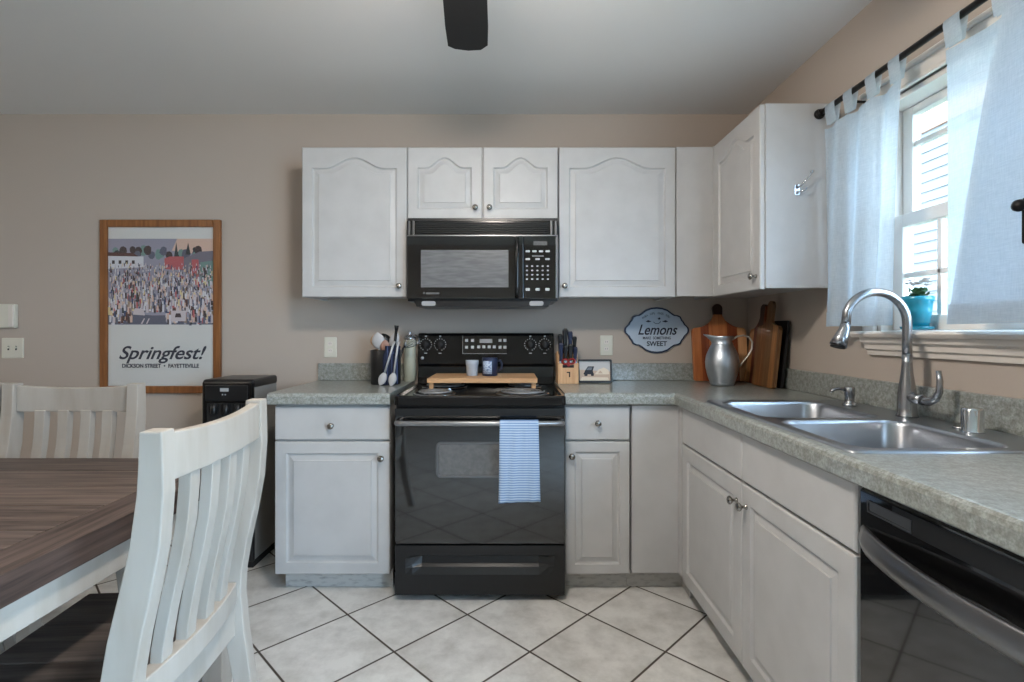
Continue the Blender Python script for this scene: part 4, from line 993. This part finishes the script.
# ------------------------------------------------------------------ curtain rod and curtains
RX, RZ = 1.272, 2.083
t = thing('curtain_rod', 'black iron curtain rod with round finials above the sink window', 'curtain rod')
b = MB(); b.tube([(RX,-.862,RZ),(RX,-2.40,RZ)], .0105, 14); b.build('rod', M['dkmetal'], t)
for y, s_ in ((-.862, 1), (-2.40, -1)):
    b = MB(); b.lathe([(.0105,-.0),(.015,.002),(.015,.006),(.009,.008),(.016,.012),(.021,.019),(.021,.025),(.014,.0305) if s_ > 0 else (.013,.036),(.001,.032 if s_ > 0 else .04)], (0,0,0), 'y', 18)
    b.v = [(p[0]+RX, y-.002+s_*p[1]*.95, p[2]+RZ) for p in b.v]; b.build('finial', M['dkmetal'], t)
for y in (-1.0, -2.28):
    b = MB(); b.tube([(XR-.004,y,RZ-.02),(XR-.04,y,RZ-.02),(RX+.006,y,RZ-.013)], .005, 8); b.lathe([(.02,XR-.006),(.02,XR-.0005)], (0,y,RZ-.02), 'x', 16); b.build('bracket', M['dkmetal'], t)

def tab(bm, y, w, zt, slack=0.0):
    """cloth loop over the rod"""
    r = .0125; n = 14; ring_pts = []
    ring_pts = [(RX-.004, zt), (RX-r, RZ-.01)] + [(RX-r*math.cos(a), RZ+r*math.sin(a)) for a in [PI*k/8 for k in range(9)]] + [(RX+r, RZ-.01), (RX+.004, zt)]
    bm.rings([[(x, y-w/2+(w*q), z) for q in (0, 1)] for x, z in ring_pts], cap0=False, cap1=False, closed=False)
def curtain_panel(ytop, ybot, ztop, zbot, amp, waves, x0=RX, phase=0, sag=.012, ntab=3, xb=0.0):
    def f(u, v):
        y0 = ytop[0]+(ytop[1]-ytop[0])*u; y1 = ybot[0]+(ybot[1]-ybot[0])*u
        y = y0+(y1-y0)*(v**.8); z = ztop+(zbot-ztop)*v
        if v < .06: z -= sag*abs(math.sin(PI*u*(ntab-1)))*(1-v/.06)
        a = amp*(.45+.55*v); x = x0+xb*v+a*math.sin(2*PI*waves*u+phase+1.1*v)+.22*a*math.sin(2*PI*waves*2.3*u+phase*2+.6*v)
        return (x, y, z)
    return f
CU = M['curtain']
t = thing('curtain', 'pale blue-white linen tab curtain left of the window, beside the upper cabinet', 'curtain', group='linen tab curtains')
del t['group']
b = MB(); f1 = curtain_panel((-.872,-1.293), (-.868,-1.240), 2.01, 1.212, .019, 2.8, phase=.6, ntab=4); b.grid(f1, 70, 40)
b.build('panel', CU, t)
hm = MB(); hm.grid(lambda u, v: (f1(u, .93+.07*v)[0]-.0025, f1(u, .93+.07*v)[1], f1(u, .93+.07*v)[2]), 70, 3); hm.build('hem', CU, t); hm = MB(); hm.grid(lambda u, v: (f1(u, .05*v)[0]-.0025, f1(u, .05*v)[1], f1(u, .05*v)[2]), 70, 3); hm.build('heading', CU, t)
for y, w_ in ((-.93, .06), (-1.035, .05), (-1.155, .05), (-1.265, .05)):
    b = MB(); tab(b, y, w_, 2.012); b.build('tab', CU, t)
t = thing('curtain', 'grey-white linen tab curtain right of the window, folded over itself', 'curtain')
b = MB(); f2 = curtain_panel((-1.452,-1.86), (-1.462,-1.80), 2.01, 1.214, .010, 2.2, phase=2.0, ntab=3); b.grid(f2, 50, 40)
f3 = curtain_panel((-1.668,-1.90), (-1.488,-1.84), 2.02, 1.212, .006, 1.2, x0=RX-.032, phase=.4, ntab=2, xb=.0)
b.grid(f3, 40, 40); b.grid(lambda u, v: (f3(u, v)[0]+.009, f3(u, v)[1]-.002, f3(u, v)[2]), 40, 40)
f4 = curtain_panel((-1.88,-2.36), (-1.86,-2.34), 2.01, 1.214, .014, 3.1, phase=1.0, ntab=4); b.grid(f4, 50, 30)
b.build('panel', CU, t)
for ff in (f2, f3, f4):
    hm = MB(); hm.grid(lambda u, v: (ff(u, .93+.07*v)[0]-.0025, ff(u, .93+.07*v)[1], ff(u, .93+.07*v)[2]), 50, 3); hm.build('hem', CU, t)
hm = MB(); hm.grid(lambda u, v: (f2(u, .05*v)[0]-.0025, f2(u, .05*v)[1], f2(u, .05*v)[2]), 50, 3); hm.build('heading', CU, t)
for y, w_ in ((-1.485, .055), (-1.64, .07), (-1.78, .055), (-1.93, .055), (-2.10, .055), (-2.27, .055)):
    b = MB(); tab(b, y, w_, 2.012); b.build('tab', CU, t)

t = thing('curtain_holdback', 'small black knob on a dark plate holding the right curtain, at the right edge', 'curtain holdback', (1.222, -1.731, 1.49))
b = MB(); b.lathe([(.004,.012),(.004,0),(.012,-.004),(.015,-.012),(.013,-.020),(.006,-.024),(.001,-.025)], (0,0,0), 'x', 16); b.build('knob', M['dkmetal'], t)
b = MB(); b.prism(rrect(0, -.035, .012, .055, .006), .006, .011, 'yz'); b.build('plate', M['dkmetal'], t)

# ------------------------------------------------------------------ ceiling fan
t = thing('ceiling_fan', 'dark bladed ceiling fan hanging from the ceiling, one blade tip in view', 'ceiling fan', (-.114, -1.80, 0))
b = MB(); b.lathe([(.07,2.44),(.07,2.43),(.05,2.39),(.02,2.38),(.02,2.33),(.09,2.31),(.11,2.28),(.11,2.22),(.09,2.19),(.05,2.18)][::-1], n=28); b.build('motor', M['dkmetal'], t)
b = MB(); b.lathe([(.001,2.075),(.05,2.082),(.085,2.105),(.105,2.145),(.11,2.175),(.06,2.179)], n=28)
b.build('light_bowl', mat('frosted_bowl', (255,240,220), .4, emit=((255,245,234), 70)), t)
for k in range(5):
    a = math.radians(90+2.6+72*k); bl = MB()
    out = [(.17,-.05),(.22,-.062),(.55,-.070),(.655,-.069),(.685,-.045),(.692,0),(.683,.048),(.665,.071),(.55,.072),(.22,.062),(.17,.05)]
    bl.prism(out, 2.197, 2.204, 'xy'); bo = bl.build('blade', M['blackmatte'], t, bevel=.001); bo.rotation_euler = (0,0,a)
    ar = MB(); ar.box(.08,.24,-.018,.018,2.204,2.212); ar.build('blade_arm', M['dkmetal'], bo)

# ------------------------------------------------------------------ water dispenser
t = thing('water_dispenser', 'black and silver upright water dispenser between the dining chair and counter', 'water dispenser', (-1.412, -.235, 0))
b = MB(); b.box(-.126, .126, -.115, .135, .035, .925); b.build('body', M['silver'], t, bevel=.008)
b = MB(); b.box(-.120, .120, -.12, .13, 0, .036); b.build('plinth', M['blackmatte'], t)
b = MB(); b.box(-.130, .130, -.135, .137, .905, .952); b.build('top_cap', M['blackmid'], t, bevel=.014, seg=3)
b = MB(); b.box(-.128, .128, -.142, -.112, .30, .945); fp = b.build('front_panel', M['black'], t, bevel=.012, seg=3)
b = MB(); b.box(-.128, .128, -.136, -.112, .035, .30); b.build('lower_door', M['blackmid'], t, bevel=.006)
b = MB(); b.box(-.108, .108, -.149, -.142, .845, .925); cp = b.build('control_panel', M['blackmid'], fp, bevel=.004)
b = MB(); b.box(-.03, .012, -.1505, -.149, .893, .910); b.build('display', M['print'], cp)
for x in (-.018, -.004): 
    b = MB(); b.box(x-.003, x+.003, -.1505, -.149, .874, .880); b.build('button', M['print'], cp)
b = MB(); b.box(-.100, .100, -.1435, -.142, .55, .835); b.build('alcove', M['blackmatte'], fp)
for x in (-.06, 0, .06):
    b = MB(); b.lathe([(.012,.78),(.016,.785),(.016,.83),(.001,.832)], (x,-.152,0), n=12); b.build('spigot', M['blackmid'], fp)
b = MB(); b.tube([(.10,.10,.05),(.15,.06,.012),(.20,.0,.006),(.24,.05,.006),(.26,.16,.008),(.27,.205,.012)], .004, 8); b.build('power_cord', M['blackmatte'], t)

# ------------------------------------------------------------------ dining table
t = thing('dining_table', 'dark plank topped dining table with white painted apron and legs', 'dining table', (-.897, -1.196, 0))
TX, TY = 1.85, -.96     # extends to -x and -y
b = MB(); n_ = 6; bw = .105; pw = (-TY)/n_
for k in range(n_): b.box(-TX+bw, -bw-.0015, -(k+1)*pw+.0009, -k*pw-.0009, .700, .760)
b.build('tabletop', M['tablex'], t, bevel=.0015)
b = MB(); b.cur = 1; b.box(-bw, 0, TY, 0, .700, .760); b.mi[1] = 0; b.build('end_board', [M['tabley'], M['tabley2']], t, bevel=.002)
b = MB(); b.cur = 1; b.box(-TX, -TX+bw-.0015, TY, 0, .700, .760); b.mi[1] = 0; b.build('end_board', [M['tabley'], M['tabley2']], t, bevel=.002)
CWt = M['chairwhite']
for (x0, x1, y0, y1) in ((-.045,-.022,TY+.06,-.06),(-TX+.022,-TX+.045,TY+.06,-.06),(-TX+.06,-.06,-.045,-.022),(-TX+.06,-.06,TY+.022,TY+.045)):
    b = MB(); b.box(x0, x1, y0, y1, .628, .700); b.build('apron', CWt, t, bevel=.002)
for x in (-.062, -TX+.062):
    for y in (-.062, TY+.062):
        b = MB(); b.rings([[(x+sx*w_, y+sy*w_, z) for sx, sy in ((-1,-1),(1,-1),(1,1),(-1,1))] for w_, z in ((.030,0),(.034,.08),(.045,.60),(.045,.70))], smooth=False); b.build('leg', CWt, t, bevel=.004)

# ------------------------------------------------------------------ dining chairs (local: faces +y, back at -y)
def make_chair(label):
    t = thing('dining_chair', label, 'chair', group=None)
    hw_ = .25
    P = [(1.0,-.225,.042),(.94,-.227,.046),(.88,-.228,.050),(.78,-.221,.056),(.69,-.205,.060),(.60,-.186,.062),(.52,-.173,.062),(.46,-.170,.060),(.35,-.180,.054),(.20,-.200,.048),(.08,-.222,.042),(0,-.240,.040)]
    for sx in (-1, 1):
        b = MB(); x1 = sx*hw_; x0 = sx*(hw_-.042)
        b.rings([[(x0,y,z),(x1,y,z),(x1,y+d_,z),(x0,y+d_,z)] for z, y, d_ in P], smooth=False); b.build('back_post', CWt, t, bevel=.003)
    def back_y(z):
        for k in range(len(P)-1):
            if P[k][0] >= z >= P[k+1][0]:
                u = (P[k][0]-z)/(P[k][0]-P[k+1][0]); return P[k][1]+(P[k+1][1]-P[k][1])*u
        return P[0][1]
    def bow(x): return -.020*(1-(x/.21)**2)
    # crest rail
    rs = []
    for k in range(17):
        x = -.208+.416*k/16; yb = bow(x)*.6; dz = -.010*(1-(x/.21)**2)
        rs.append([(x,-.219+yb,.992+dz),(x,-.193+yb,.992+dz),(x,-.195+yb,.895+dz*.2),(x,-.221+yb,.895+dz*.2)])
    b = MB(); b.rings(rs, smooth=False); b.build('crest_rail', CWt, t, bevel=.003)
    rs = []
    for k in range(17):
        x = -.208+.416*k/16; yb = bow(x)
        rs.append([(x,-.160+yb,.494),(x,-.126+yb,.494),(x,-.126+yb,.436),(x,-.160+yb,.436)])
    b = MB(); b.rings(rs, smooth=False); b.build('lower_rail', CWt, t, bevel=.003)
    for x in (-.125, -.042, .042, .125):
        b = MB(); rs = []
        for k in range(13):
            z = .490+(.900-.490)*k/12; u = k/12; y = back_y(z)+.012+.008*(1-u)+bow(x)*(1-.4*u)
            rs.append([(x-.019,y,z),(x+.019,y,z),(x+.019,y+.026,z),(x-.019,y+.026,z)])
        b.rings(rs, smooth=False); b.build('slat', CWt, t, bevel=.002)
    b = MB()
    for k in range(3): b.box(-.232+k*.1547, -.232+(k+1)*.1547-.0015, -.105, .245, .440, .466)
    b.box(-.205, .205, -.13, -.1055, .440, .466); b.build('seat', M['darkseat'], t, bevel=.003, label='dark brown plank seat')
    for (x0,x1,y0,y1) in ((-.21,.21,.205,.227),(-.21,.21,-.155,-.133),(-.224,-.204,-.13,.20),(.204,.224,-.13,.20)):
        b = MB(); b.box(x0,x1,y0,y1,.345 if y1 < 0 else .37,.4345 if y1 < 0 else .440); b.build('seat_apron', CWt, t, bevel=.002)
    for sx in (-1, 1):
        b = MB(); b.rings([[(sx*.215+q*w_, .207+r*w_, z) for q, r in ((-1,-1),(1,-1),(1,1),(-1,1))] for w_, z in ((.015,0),(.021,.36),(.021,.44))], smooth=False); b.build('front_leg', CWt, t, bevel=.003)
    return t
c1 = make_chair('white slat-back dining chair with dark seat at the right end of the table')
c1.location = (-.903, -1.738, 0); c1.rotation_euler = (0, 0, math.radians(94.0))
c2 = copy_tree(c1); c2.location = (-1.612, -1.247, 0); c2.rotation_euler = (0,0,PI)
c2['label'] = 'white slat-back dining chair behind the table, in front of the poster'
c3 = copy_tree(c1); c3.location = (-2.132, -1.235, 0); c3.rotation_euler = (0,0,PI)
c3['label'] = 'white dining chair cut off by the left edge, behind the table'
for c_ in (c1, c2, c3): c_['group'] = 'white dining chairs around the table'
